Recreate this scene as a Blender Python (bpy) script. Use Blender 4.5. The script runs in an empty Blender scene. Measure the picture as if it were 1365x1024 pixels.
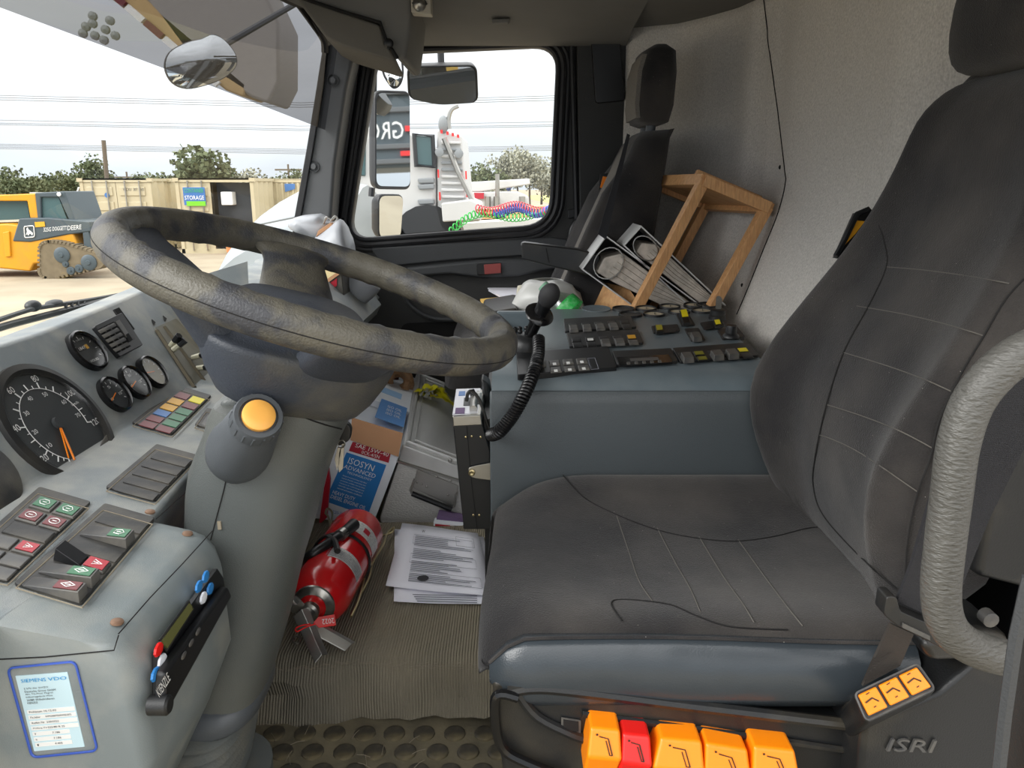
import bpy, bmesh, math, random
from math import sin, cos, pi, radians, sqrt, atan2
from mathutils import Vector as V, Matrix, noise
from mathutils.bvhtree import BVHTree
random.seed(7)
S = bpy.context.scene
COL = S.collection
# ---------------------------------------------------------------- camera, sky, exposure
FPX, CAMP, TH = 1025.0, V((0, 0, 1.1)), radians(14.5)
cd = bpy.data.cameras.new('camera'); cam = bpy.data.objects.new('camera', cd); COL.objects.link(cam)
cam.location = CAMP; cam.rotation_euler = (pi/2-TH, 0, 0)
cd.sensor_fit = 'HORIZONTAL'; cd.sensor_width = 36; cd.lens = 36*FPX/1365; cd.clip_start = .02; cd.clip_end = 2000
S.camera = cam
S.view_settings.view_transform = 'Standard'; S.view_settings.look = 'None'
S.view_settings.gamma = 1; S.view_settings.use_curve_mapping = False
S.view_settings.exposure = 1.45
S.cycles.diffuse_bounces = 8; S.cycles.max_bounces = 14; S.cycles.transparent_max_bounces = 12
sl = bpy.data.lights.new('hazy_sun', 'SUN'); sl.energy = 1.1; sl.angle = radians(38); sl.color = (1, .98, .95)
so = bpy.data.objects.new('hazy_sun', sl); COL.objects.link(so); so.rotation_euler = V((.80, .42, -.55)).to_track_quat('-Z', 'Y').to_euler()
w = bpy.data.worlds.new('overcast_sky'); S.world = w; w.use_nodes = True
nt = w.node_tree; nt.nodes.clear()
def N(t, k, **kw):
    n = t.nodes.new(k)
    for a, b in kw.items(): setattr(n, a, b)
    return n
out = N(nt, 'ShaderNodeOutputWorld'); bg = N(nt, 'ShaderNodeBackground'); tc = N(nt, 'ShaderNodeTexCoord')
sep = N(nt, 'ShaderNodeSeparateXYZ'); nt.links.new(tc.outputs['Generated'], sep.inputs[0])
mr = N(nt, 'ShaderNodeMapRange'); mr.inputs[1].default_value = 0; mr.inputs[2].default_value = 1
mr.inputs[3].default_value = .36; mr.inputs[4].default_value = 1.35
nt.links.new(sep.outputs[2], mr.inputs[0])
mp = N(nt, 'ShaderNodeMapping'); mp.inputs['Scale'].default_value = (1.6, 1.6, 7)
nz = N(nt, 'ShaderNodeTexNoise'); nz.inputs['Scale'].default_value = 1.4; nz.inputs['Detail'].default_value = 5
nt.links.new(tc.outputs['Generated'], mp.inputs[0]); nt.links.new(mp.outputs[0], nz.inputs['Vector'])
mr2 = N(nt, 'ShaderNodeMapRange'); mr2.inputs[1].default_value = .3; mr2.inputs[2].default_value = .7; mr2.inputs[3].default_value = .92; mr2.inputs[4].default_value = 1.2
nt.links.new(nz.outputs[0], mr2.inputs[0])
mu = N(nt, 'ShaderNodeMath', operation='MULTIPLY'); nt.links.new(mr.outputs[0], mu.inputs[0]); nt.links.new(mr2.outputs[0], mu.inputs[1])
rp = N(nt, 'ShaderNodeValToRGB'); rp.color_ramp.elements[0].color = (.86, .93, 1, 1); rp.color_ramp.elements[1].color = (1, 1, 1, 1)
rp.color_ramp.elements[0].position = 0; rp.color_ramp.elements[1].position = .3
nt.links.new(sep.outputs[2], rp.inputs[0]); nt.links.new(rp.outputs[0], bg.inputs[0]); nt.links.new(mu.outputs[0], bg.inputs[1]); nt.links.new(bg.outputs[0], out.inputs[0])

# ---------------------------------------------------------------- photo measurements -> points on real planes
def ray(px, py):
    u = (px-682.5)/FPX; v = (512-py)/FPX
    return V((u, cos(TH)+v*sin(TH), -sin(TH)+v*cos(TH)))
def atY(px, py, Y): d = ray(px, py); return CAMP + d*((Y-CAMP.y)/d.y)
def atX(px, py, X): d = ray(px, py); return CAMP + d*((X-CAMP.x)/d.x)
def atZ(px, py, Z): d = ray(px, py); return CAMP + d*((Z-CAMP.z)/d.z)
class Plane:
    def __init__(s, p, n): s.p = V(p); s.n = V(n).normalized()
    def __call__(s, px, py, h=0):
        d = ray(px, py); return CAMP + d*(((s.p-CAMP).dot(s.n)+h)/d.dot(s.n))
    @staticmethod
    def tri(a, b, c):
        n = (V(b)-V(a)).cross(V(c)-V(a)).normalized()
        if n.dot(CAMP-V(a)) < 0: n = -n
        return Plane(a, n)
# ---------------------------------------------------------------- mesh builder
_tc = {}
def textgeo(s, bold=False):
    if s not in _tc:
        c = bpy.data.curves.new('t', 'FONT'); c.body = s; c.resolution_u = 2
        o = bpy.data.objects.new('t', c); me = bpy.data.meshes.new_from_object(o)
        vs = [v.co.copy() for v in me.vertices]; fs = [tuple(p.vertices) for p in me.polygons]
        bpy.data.objects.remove(o); bpy.data.curves.remove(c); bpy.data.meshes.remove(me)
        x0 = min(v.x for v in vs); x1 = max(v.x for v in vs); y0 = min(v.y for v in vs); y1 = max(v.y for v in vs)
        _tc[s] = ([((v.x-x0)/(x1-x0+1e-9), (v.y-y0)/(y1-y0+1e-9)) for v in vs], fs)
    return _tc[s]
class MB:
    def __init__(s): s.v = []; s.f = []
    def add(s, vs, fs):
        b = len(s.v); s.v += [V(p) for p in vs]; s.f += [tuple(b+i for i in f) for f in fs]; return s
    def box(s, c, size, M=None):
        c = V(c); x, y, z = [q/2 for q in size]
        P = [V((a*x, b*y, d*z)) for a in (-1, 1) for b in (-1, 1) for d in (-1, 1)]
        if M is not None: P = [M @ p for p in P]
        return s.add([c+p for p in P], [(0, 1, 3, 2), (4, 6, 7, 5), (0, 4, 5, 1), (2, 3, 7, 6), (0, 2, 6, 4), (1, 5, 7, 3)])
    def prism(s, pts, vec):
        pts = [V(p) for p in pts]; n = len(pts); vec = V(vec)
        return s.add(pts+[p+vec for p in pts], [tuple(range(n))[::-1], tuple(range(n, 2*n))] + [(i, (i+1) % n, n+(i+1) % n, n+i) for i in range(n)])
    def poly(s, pts): return s.add(pts, [tuple(range(len(pts)))])
    def tube(s, path, r, seg=8, closed=False, cap=True):
        path = [V(p) for p in path]; n = len(path); rings = []; up = None
        for i, p in enumerate(path):
            a = path[(i-1) % n] if (closed or i > 0) else p; b = path[(i+1) % n] if (closed or i < n-1) else p
            t = (b-a).normalized()
            if up is None:
                up = V((0, 0, 1)) if abs(t.z) < .9 else V((1, 0, 0))
            up = (up - t*up.dot(t)).normalized(); sd = t.cross(up)
            rr = r[i] if isinstance(r, (list, tuple)) else r
            rings.append([p+(up*cos(2*pi*k/seg)+sd*sin(2*pi*k/seg))*rr for k in range(seg)])
        return s.loft(rings, closed=closed, cap=cap)
    def loft(s, rings, closed=False, cap=True, open_ring=False):
        n = len(rings[0]); m = len(rings); vs = [p for r in rings for p in r]; fs = []
        for i in range(m if closed else m-1):
            j = (i+1) % m
            for k in range(n-1 if open_ring else n):
                l = (k+1) % n; fs.append((i*n+k, i*n+l, j*n+l, j*n+k))
        if cap and not closed: fs += [tuple(range(n))[::-1], tuple((m-1)*n+k for k in range(n))]
        return s.add(vs, fs)
    def lathe(s, o, axis, prof, seg=24, cap=True, sc=(1, 1)):
        o = V(o); a = V(axis).normalized(); up = V((0, 0, 1)) if abs(a.z) < .9 else V((1, 0, 0))
        u = (up-a*up.dot(a)).normalized(); w_ = a.cross(u)
        return s.loft([[o+a*h+(u*cos(2*pi*k/seg)*sc[0]+w_*sin(2*pi*k/seg)*sc[1])*r for k in range(seg)] for (r, h) in prof], cap=cap)
    def ell(s, c, r, seg=12, rg=8, M=None):
        c = V(c); R = []
        for i in range(rg+1):
            a = -pi/2+pi*i/rg; R.append([(lambda q: c+(M @ q if M else q))(V((r[0]*cos(a)*cos(2*pi*k/seg), r[1]*cos(a)*sin(2*pi*k/seg), r[2]*sin(a)))) for k in range(seg)])
        return s.loft(R, cap=False)
    def text(s, t, bl, br, tl, n=None, h=.0004):
        bl, br, tl = V(bl), V(br), V(tl); uv, fs = textgeo(t)
        nn = (br-bl).cross(tl-bl).normalized() if n is None else V(n)
        return s.add([bl+(br-bl)*a+(tl-bl)*b+nn*h for a, b in uv], fs)
    def build(s, name, mt, par=None, smooth=True, ang=40, bev=0, bseg=2, sub=0, solid=0):
        me = bpy.data.meshes.new(name)
        xs = [p.x for p in s.v]; ys = [p.y for p in s.v]; zs = [p.z for p in s.v]
        c = V(((min(xs)+max(xs))/2, (min(ys)+max(ys))/2, min(zs)))
        me.from_pydata([p-c for p in s.v], [], s.f); me.materials.append(mt)
        bm = bmesh.new(); bm.from_mesh(me); bmesh.ops.recalc_face_normals(bm, faces=bm.faces) if len(s.f) < 20000 else None; bm.to_mesh(me); bm.free()
        if smooth:
            me.shade_smooth()
            if sub == 0: me.set_sharp_from_angle(angle=radians(ang))
        o = bpy.data.objects.new(name, me); COL.objects.link(o); o.location = c
        o['_w'] = list(c)
        if par is not None:
            o.parent = par; o.matrix_parent_inverse = Matrix.Translation(V(par['_w'])).inverted()
        if solid: m = o.modifiers.new('solid', 'SOLIDIFY'); m.thickness = solid; m.offset = 0
        if bev:
            m = o.modifiers.new('bevel', 'BEVEL'); m.width = bev; m.segments = bseg; m.limit_method = 'ANGLE'; m.angle_limit = radians(35); m.harden_normals = True
        if sub: m = o.modifiers.new('sub', 'SUBSURF'); m.levels = sub; m.render_levels = sub
        return o
def tag(o, label=None, cat=None, group=None, kind=None):
    if label: o['label'] = label
    if cat: o['category'] = cat
    if group: o['group'] = group
    if kind: o['kind'] = kind
    return o
def thing(name, label, cat, loc, group=None):
    o = bpy.data.objects.new(name, None); COL.objects.link(o); o.location = loc; o['_w'] = list(loc)
    o.empty_display_size = .05
    return tag(o, label, cat, group)
def copy_tree(o, par=None):
    c = o.copy(); COL.objects.link(c)
    if par is not None: c.parent = par
    for ch in [q for q in bpy.data.objects if q.parent == o]: copy_tree(ch, c)
    return c
def struct(o): o['kind'] = 'structure'; return o
def bvh(mb): return BVHTree.FromPolygons(mb.v, mb.f)
def cast(b, px, py, off=0):
    d = ray(px, py).normalized(); h = b.ray_cast(CAMP, d)
    if h[0] is None: return None
    n = h[1] if h[1].dot(d) < 0 else -h[1]
    return h[0]+n*off
def smoothpath(P, k=4, closed=False):
    P = [V(p) for p in P]; n = len(P); R = []
    for i in range(n if closed else n-1):
        g = lambda j: P[j % n] if closed else P[max(0, min(n-1, j))]
        a, b, c, d = g(i-1), g(i), g(i+1), g(i+2)
        for q in range(k):
            t = q/k; R.append(.5*((2*b)+(c-a)*t+(2*a-5*b+4*c-d)*t*t+(3*b-a-3*c+d)*t**3))
    if not closed: R.append(P[-1])
    return R
def interp(tab, x):
    tab = sorted(tab)
    if x <= tab[0][0]: return tab[0][1]
    for (a, p), (b, q) in zip(tab, tab[1:]):
        if x <= b: return p+(q-p)*(x-a)/(b-a)
    return tab[-1][1]
def roundpoly(P, r, k=5):
    P = [V(p) for p in P]; n = len(P); R = []
    for i in range(n):
        a, b, c = P[i-1], P[i], P[(i+1) % n]; rr = r[i] if isinstance(r, (list, tuple)) else r
        u = (a-b); w_ = (c-b); q = min(rr, u.length*.49, w_.length*.49); s0 = b+u.normalized()*q; s1 = b+w_.normalized()*q
        for j in range(k+1):
            t = j/k; R.append(s0*(1-t)**2+b*2*t*(1-t)+s1*t*t)
    return R
def slab(pl, pxs, h, h0=0, r=0):
    P = [pl(x, y, h0) for x, y in pxs]
    if r: P = roundpoly(P, r)
    return MB().prism(P, pl.n*(h-h0))
def bil(q, a, b):
    (x0, y0), (x1, y1), (x2, y2), (x3, y3) = q
    return ((x0*(1-a)+x1*a)*(1-b)+(x3*(1-a)+x2*a)*b, (y0*(1-a)+y1*a)*(1-b)+(y3*(1-a)+y2*a)*b)
def sub(q, a0, a1, b0, b1): return [bil(q, a0, b0), bil(q, a1, b0), bil(q, a1, b1), bil(q, a0, b1)]

def px_dense(L, k=6): return [(p.x, p.y) for p in smoothpath([V((a, b, 0)) for a, b in L], k)]
# ---------------------------------------------------------------- materials
def lin(c):
    r = []
    for x in c:
        x /= 255; r.append(x/12.92 if x <= .04045 else ((x+.055)/1.055)**2.4)
    return (*r, 1)
def mat(name, col, rough=.5, metal=0, bump=0, bscale=200, var=0, vscale=8, col2=None, c2amt=.5, c2scale=6, c2pos=.5, c2w=.12, spec=.5, sheen=0, alpha=None, stretch=None, bump2=0, b2scale=10, emit=0, specks=None, coat=0):
    m = bpy.data.materials.new(name); m.use_nodes = True; t = m.node_tree; b = t.nodes['Principled BSDF']; L = t.links.new
    b.inputs['Roughness'].default_value = rough; b.inputs['Metallic'].default_value = metal
    b.inputs['Specular IOR Level'].default_value = spec
    if sheen: b.inputs['Sheen Weight'].default_value = sheen; b.inputs['Sheen Roughness'].default_value = .5
    if coat: b.inputs['Coat Weight'].default_value = coat; b.inputs['Coat Roughness'].default_value = .08
    c = lin(col); b.inputs['Base Color'].default_value = c
    tcn = N(t, 'ShaderNodeTexCoord'); vec = tcn.outputs['Object']
    if stretch:
        mp = N(t, 'ShaderNodeMapping'); mp.inputs['Scale'].default_value = stretch; L(vec, mp.inputs[0]); vec = mp.outputs[0]
    cur = None
    def noise_(sc, det=4): n = N(t, 'ShaderNodeTexNoise'); n.inputs['Scale'].default_value = sc; n.inputs['Detail'].default_value = det; L(vec, n.inputs['Vector']); return n.outputs['Fac']
    def mix(f, A, Bc, blend='MIX'):
        x = N(t, 'ShaderNodeMix', data_type='RGBA', blend_type=blend); L(f, x.inputs[0]) if hasattr(f, 'links') else setattr(x.inputs[0], 'default_value', f)
        for i, q in ((6, A), (7, Bc)):
            if hasattr(q, 'links'): L(q, x.inputs[i])
            else: x.inputs[i].default_value = q
        return x.outputs[2]
    def ramp(f, a, bb, lo=0, hi=1):
        x = N(t, 'ShaderNodeMapRange'); L(f, x.inputs[0]); x.inputs[1].default_value = a; x.inputs[2].default_value = bb; x.inputs[3].default_value = lo; x.inputs[4].default_value = hi; return x.outputs[0]
    cur = c
    if var:
        f = ramp(noise_(vscale), .25, .75); dark = tuple(q*(1-var) for q in c[:3])+(1,); lt = tuple(min(1, q*(1+var)) for q in c[:3])+(1,)
        cur = mix(f, dark, lt)
    if col2:
        f = ramp(noise_(c2scale, 8), c2pos-c2w, c2pos+c2w, 0, c2amt); cur = mix(f, cur, lin(col2))
    if specks:
        vo = N(t, 'ShaderNodeTexVoronoi'); vo.inputs['Scale'].default_value = specks[1]; L(vec, vo.inputs['Vector'])
        f = ramp(vo.outputs['Distance'], specks[2], specks[2]*.6, 0, specks[3]); cur = mix(f, cur, lin(specks[0]))
    if hasattr(cur, 'links'): L(cur, b.inputs['Base Color'])
    if bump or bump2:
        bn = N(t, 'ShaderNodeBump'); bn.inputs['Strength'].default_value = bump or bump2; bn.inputs['Distance'].default_value = .002
        L(noise_(bscale if bump else b2scale, 2), bn.inputs['Height']); nn = bn.outputs[0]
        if bump and bump2:
            b2 = N(t, 'ShaderNodeBump'); b2.inputs['Strength'].default_value = bump2; b2.inputs['Distance'].default_value = .01
            L(noise_(b2scale, 2), b2.inputs['Height']); L(nn, b2.inputs['Normal']); nn = b2.outputs[0]
        L(nn, b.inputs['Normal'])
    if emit: b.inputs['Emission Color'].default_value = c; b.inputs['Emission Strength'].default_value = emit
    if alpha is not None: b.inputs['Alpha'].default_value = alpha
    return m
def glassmat(name, tint=(1, 1, 1), gloss=.05, grough=0., gcol=(1, 1, 1)):
    m = bpy.data.materials.new(name); m.use_nodes = True; t = m.node_tree; t.nodes.clear(); L = t.links.new
    o = N(t, 'ShaderNodeOutputMaterial'); a = N(t, 'ShaderNodeBsdfTransparent'); g = N(t, 'ShaderNodeBsdfGlossy'); x = N(t, 'ShaderNodeMixShader')
    a.inputs[0].default_value = (*tint, 1); g.inputs['Roughness'].default_value = grough; g.inputs[0].default_value = (*gcol, 1)
    x.inputs[0].default_value = gloss
    L(a.outputs[0], x.inputs[1]); L(g.outputs[0], x.inputs[2]); L(x.outputs[0], o.inputs[0]); return m
def wavebump(m, scale, strength, dirx='X', dist=.002, second=None):
    t = m.node_tree; b = t.nodes['Principled BSDF']; tcn = N(t, 'ShaderNodeTexCoord')
    prev = b.inputs['Normal'].links[0].from_socket if b.inputs['Normal'].is_linked else None
    for dd in ([dirx]+([second] if second else [])):
        wv = N(t, 'ShaderNodeTexWave', bands_direction=dd); wv.inputs['Scale'].default_value = scale; wv.inputs['Distortion'].default_value = .6
        t.links.new(tcn.outputs['Object'], wv.inputs[0])
        bn = N(t, 'ShaderNodeBump'); bn.inputs['Strength'].default_value = strength; bn.inputs['Distance'].default_value = dist
        t.links.new(wv.outputs['Fac'], bn.inputs['Height'])
        if prev: t.links.new(prev, bn.inputs['Normal'])
        prev = bn.outputs[0]
    t.links.new(prev, b.inputs['Normal']); return m
M = {}
M['dash'] = mat('dash grey plastic', (122, 129, 131), .5, bump=.25, bscale=900, var=.06, vscale=5, col2=(176, 172, 160), c2amt=.5, c2scale=14, c2pos=.54)
M['dash2'] = mat('dash lower plastic', (121, 129, 130), .5, bump=.15, bscale=900, var=.05, col2=(168, 166, 156), c2amt=.5, c2scale=12, c2pos=.58)
M['column'] = mat('column grey plastic', (82, 86, 85), .4, bump=.3, bscale=700, var=.06, vscale=6, col2=(120, 116, 100), c2amt=.3, c2scale=5, c2pos=.56)
M['bellow'] = mat('bellows rubber', (88, 92, 90), .6, bump=.2, bscale=300, col2=(135, 125, 105), c2amt=.5, c2scale=9, c2pos=.55)
M['knob'] = mat('stalk plastic', (78, 82, 86), .45, bump=.1, bscale=500, var=.05)
M['black'] = mat('black plastic', (30, 31, 32), .45, bump=.1, bscale=600, col2=(92, 84, 70), c2amt=.25, c2scale=14, c2pos=.6)
M['blackclean'] = mat('satin black', (22, 23, 25), .4)
M['rubber'] = mat('black rubber seal', (24, 24, 27), .5, col2=(60, 60, 62), c2amt=.3, c2scale=12, c2pos=.6)
M['blackgloss'] = mat('gloss black', (20, 20, 21), .15)
M['rocker'] = mat('rocker plastic', (72, 72, 72), .4, col2=(122, 116, 104), c2amt=.4, c2scale=40, c2pos=.52)
M['panel'] = mat('switch panel plastic', (46, 46, 46), .5, col2=(112, 106, 94), c2amt=.45, c2scale=22, c2pos=.52, bump=.1, bscale=300)
M['dust'] = mat('dusty edge', (140, 130, 112), .8)
M['wheel'] = mat('steering wheel foam', (60, 61, 65), .5, bump=.45, bscale=420, col2=(98, 94, 82), c2amt=.8, c2scale=22, c2pos=.46, c2w=.06, bump2=.12, b2scale=70)
M['hub'] = mat('steering hub foam', (60, 65, 74), .5, bump=.35, bscale=500, col2=(104, 100, 88), c2amt=.6, c2scale=9, c2pos=.60, c2w=.06)
M['door'] = mat('door trim', (44, 44, 43), .6, bump=.25, bscale=500, var=.08)
M['door2'] = mat('door trim lighter', (56, 58, 60), .55, bump=.2, bscale=500)
M['pillar'] = mat('pillar trim', (88, 90, 92), .55, bump=.2, bscale=500, var=.04)
M['ceil'] = mat('headliner', (118, 117, 114), .95, bump=.4, bscale=900, var=.06, spec=.1)
M['visorcloth'] = mat('visor cloth', (104, 101, 95), .9, bump=.3, bscale=600, bump2=.15, b2scale=25, spec=.1)
M['wall'] = mat('rear wall cloth', (204, 200, 194), .95, bump=.9, bscale=420, var=.22, vscale=380, bump2=.15, b2scale=14, spec=.1, stretch=(1, 1, .55))
M['velour'] = mat('seat velour', (42, 41, 42), .9, bump=.7, bscale=600, var=.2, vscale=4, col2=(92, 87, 82), c2amt=.6, c2scale=5, c2pos=.56, c2w=.16, sheen=.18, spec=.1, bump2=.15, b2scale=14, specks=((190, 186, 178), 75, .04, .9))
M['seam'] = mat('seam', (98, 95, 90), .9)
M['groove'] = mat('dark seam', (18, 17, 17), .9); M['seamdk'] = mat('seat seam', (26, 25, 25), .9)
M['vinyl'] = mat('seat vinyl', (54, 60, 65), .24, bump=.15, bscale=600, bump2=.8, b2scale=9, var=.05)
M['basep'] = mat('seat base plastic', (30, 31, 32), .35, bump=.15, bscale=500, col2=(96, 88, 72), c2amt=.35, c2scale=9, c2pos=.6)
M['orange'] = mat('orange plastic', (250, 138, 10), .35, bump=.05, bscale=300)
M['orange2'] = mat('amber cap', (244, 178, 84), .4, bump=.05, bscale=300)
M['red'] = mat('red plastic', (222, 30, 26), .35)
M['sym'] = mat('symbol ink', (52, 38, 20), .6)
M['console'] = mat('console grey plastic', (98, 109, 115), .35, bump=.2, bscale=700, var=.08, vscale=7, col2=(142, 148, 148), c2amt=.35, c2scale=8, c2pos=.57)
M['consoleside'] = mat('console side plastic', (76, 82, 85), .42, bump=.35, bscale=500, var=.06, vscale=3)
M['white'] = mat('white', (235, 235, 232), .5)
M['ink'] = mat('ink', (40, 40, 44), .7)
M['inkgrey'] = mat('grey ink', (120, 122, 130), .8)
M['yellow'] = mat('yellow sticker', (250, 205, 20), .5)
M['yel'] = mat('yellow legend', (232, 214, 30), .4)
M['amber'] = mat('amber lens', (214, 160, 40), .4)
M['green'] = mat('green lens', (54, 112, 78), .4)
M['redl'] = mat('red lens', (112, 44, 48), .4)
M['redb'] = mat('bright red lens', (170, 26, 44), .35)
M['bluel'] = mat('blue lens', (62, 110, 170), .4)
M['dial'] = mat('dial face', (52, 55, 56), .6, var=.1)
M['dial2'] = mat('pale dial face', (150, 142, 118), .6, var=.12)
M['clear'] = glassmat('gauge glass', gloss=.06, grough=.05)
M['chrome'] = mat('chrome', (210, 208, 202), .15, 1)
M['steel'] = mat('steel', (170, 168, 162), .35, 1, bump=.1, bscale=200)
M['alu'] = mat('aluminium sheet', (204, 204, 202), .4, .5, bump=.2, bscale=400, var=.14, vscale=14, stretch=(1, .2, 1))
M['spine'] = mat('brushed binder metal', (206, 206, 204), .4, .25, bump=.3, bscale=60, stretch=(1, 20, 1), var=.12, vscale=40)
M['vanw'] = mat('pale vehicle paint', (150, 157, 160), .35)
M['alurib'] = mat('embossed aluminium', (200, 199, 195), .42, .5, bump=.8, bscale=150, stretch=(1, 1, 3))
M['wood'] = mat('stool wood', (206, 158, 108), .5, var=.2, vscale=30, stretch=(12, 12, 1.2), col2=(176, 120, 74), c2amt=.5, c2scale=18, c2pos=.55)
M['wood2'] = mat('pale board', (204, 160, 112), .5, var=.15, vscale=14, stretch=(1, 10, 6), col2=(168, 112, 66), c2amt=.5, c2scale=10, c2pos=.55)
M['pages'] = mat('page edges', (186, 178, 168), .9, var=.3, vscale=60, stretch=(1, 1, 1))
M['paper'] = mat('paper', (232, 232, 240), .8)
M['kraft'] = mat('brown cardboard', (186, 140, 104), .85, bump=.2, bscale=60, var=.06)
M['carton'] = mat('white carton', (222, 226, 232), .6, var=.03)
M['oilblue'] = mat('carton blue', (44, 122, 190), .5)
M['oilred'] = mat('carton red', (166, 36, 52), .5)
M['bag'] = mat('grocery bag', (226, 226, 222), .3, bump2=.8, b2scale=18, alpha=.75)
M['bagopaque'] = mat('crumpled white plastic', (160, 163, 168), .35, bump2=.8, b2scale=16)
M['extred'] = mat('extinguisher red', (196, 22, 26), .22, coat=.5)
M['label'] = mat('extinguisher label', (205, 203, 200), .5, col2=(110, 110, 110), c2amt=.5, c2scale=240, c2pos=.56)
M['zinc'] = mat('zinc wire', (186, 170, 128), .3, .9)
M['cable'] = mat('black cable', (22, 22, 24), .35)
M['mat'] = mat('ribbed floor mat', (122, 117, 104), .85, bump=.5, bscale=260, var=.14, vscale=5, col2=(144, 134, 114), c2amt=.6, c2scale=4, c2pos=.5, spec=.15)
wavebump(M['mat'], 62, .7, 'X', .003)
M['floor'] = mat('stud rubber floor', (108, 102, 86), .9, bump=.4, bscale=150, var=.15, vscale=12, col2=(140, 130, 106), c2amt=.6, c2scale=14, c2pos=.5, spec=.15)
M['stud'] = mat('rubber stud', (66, 62, 54), .6, col2=(128, 116, 86), c2amt=.7, c2scale=24, c2pos=.54, bump=.2, bscale=200)
M['handle'] = mat('foam grab handle', (86, 85, 81), .45, bump=1, bscale=150, var=.1, vscale=7, stretch=(1, 1, 2.5))
M['web'] = mat('seat belt webbing', (38, 38, 42), .8, bump=.4, bscale=900)
wavebump(M['web'], 260, .5, 'X', .001, 'Z')
M['mirror'] = mat('mirror glass', (215, 220, 222), .02, 1)
M['glass'] = glassmat('window glass', (.97, .98, .98), .035)
M['tint'] = glassmat('smoked visor band', (.27, .27, .28), .06, .02, (.6, .6, .62))
M['pet'] = glassmat('clear bottle plastic', (.88, .92, .9), .18, .12)
M['greenl'] = mat('green label', (44, 178, 78), .4, col2=(190, 235, 200), c2amt=.5, c2scale=70, c2pos=.62)
M['tape'] = mat('yellow caution tape', (214, 206, 30), .3, bump2=.5, b2scale=40)
M['rope'] = mat('rope', (158, 122, 90), .9, bump=.8, bscale=250, var=.2, vscale=80)
M['purple'] = mat('purple card', (104, 84, 118), .7)
M['canm'] = mat('tin', (120, 122, 112), .3, .8)
# outdoors
M['dirt'] = mat('yard dirt', (158, 147, 127), .95, bump=.8, bscale=2, var=.14, vscale=.35, col2=(134, 122, 104), c2amt=.6, c2scale=.8, c2pos=.55, spec=.1)
M['cont'] = mat('container cream paint', (184, 173, 143), .6, var=.06, vscale=2)
M['contdk'] = mat('container inside', (62, 66, 70), .8)
M['jdy'] = mat('loader yellow', (214, 150, 18), .45, col2=(170, 130, 60), c2amt=.4, c2scale=3, c2pos=.6)
M['jdg'] = mat('loader charcoal', (66, 78, 84), .5)
M['track'] = mat('muddy track', (116, 104, 82), .9, bump=.6, bscale=12, var=.2, vscale=5)
M['winglass'] = mat('far window glass', (70, 96, 98), .15)
M['truckw'] = mat('white truck paint', (196, 196, 194), .35, var=.02)
M['grill'] = mat('grey truck trim', (132, 136, 138), .6)
M['leaf'] = mat('foliage', (92, 102, 76), .9, var=.3, vscale=.6, col2=(120, 118, 88), c2amt=.6, c2scale=.4, c2pos=.5, spec=.1)
M['leaf2'] = mat('bare grey foliage', (148, 148, 132), .9, var=.2, vscale=.6, spec=.1)
M['bark'] = mat('bark', (96, 86, 74), .9)
M['grass'] = mat('far grass', (164, 162, 98), .95, var=.15, vscale=.3)
M['wire'] = mat('power line', (140, 144, 150), .7)
M['boomtan'] = mat('reflected boom beige', (150, 145, 140), .6)  # tone of the boom as mirrored in the windscreen
# ================================================================ THE SETTING
DY = 2.45
ZF, ZP, ZC = .175, .29, 1.54
# windshield surface: X as a function of Y and Z
WB = [(.2, -.74), (.6, -.745), (.9, -.75), (1.1, -.765), (1.5, -.785), (1.8, -.77), (2.1, -.72), (2.3, -.655), (2.42, -.58)]
def wsx(Y, Z): return interp(WB, Y)+.22*(Z-.878)
def atW(px, py, off=0):
    d = ray(px, py); lo, hi = .2, 6
    for _ in range(50):
        m = (lo+hi)/2; p = CAMP+d*m
        if p.x > wsx(p.y, p.z)+off: lo = m
        else: hi = m
    return CAMP+d*lo
ys = [.2+.1*i for i in range(23)]
# floor and platform
struct(MB().box((.0, 1.2, ZF-.02), (1.9, 2.6, .04)).build('floor', M['floor'], smooth=False))
mm = MB()
prof = [(1.168, ZF+.002), (1.178, ZF+.045), (1.176, ZP-.035), (1.188, ZP-.008), (1.205, ZP+.003), (1.3, ZP+.003), (1.45, ZP+.002), (1.6, ZP+.003), (1.76, ZP), (1.77, ZF+.01)]
rings = []
for i in range(31):
    x = -.62+i*.022
    wv = .006*sin(i*.9)+.004*sin(i*2.1)
    rings.append([V((x, y+(wv if k in (0, 1, 2) else 0)+.02*noise.noise(V((x*6, k, 0)))*(k < 3), z+(max(0, x+.3)*.09 if k == 0 else 0)+.003*noise.noise(V((x*9, y*9, 1))))) for k, (y, z) in enumerate(prof)])
mm.loft(rings)
tag(mm.build('floor_mat', M['mat']), 'brown ribbed floor mat draped over the raised step, extinguisher and papers on it', 'floor mat')
sm = MB().lathe((0, 0, 0), (0, 0, 1), [(.019, 0), (.0185, .003), (.016, .0042), (.012, .0036), (.0, .0034)], 14)
stud_floor = thing('stud_mat', 'dusty rubber mat with round studs on the cab floor below the step', 'rubber mat', (-.2, .9, ZF))
bs = MB().box((-.22, .93, ZF+.001), (.86, .52, .003)).build('mat_sheet', M['floor'], stud_floor, smooth=False)
st0 = sm.build('rubber_stud', M['stud'], stud_floor)
k = 0
for r in range(11):
    for c in range(16):
        x = -.62+c*.052+(.026 if r % 2 else 0); y = .69+r*.045
        if x > .2: continue
        o = st0 if k == 0 else st0.copy()
        if k: COL.objects.link(o)
        o.location = (x+random.uniform(-.001, .001), y, ZF+.0025); k += 1
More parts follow.
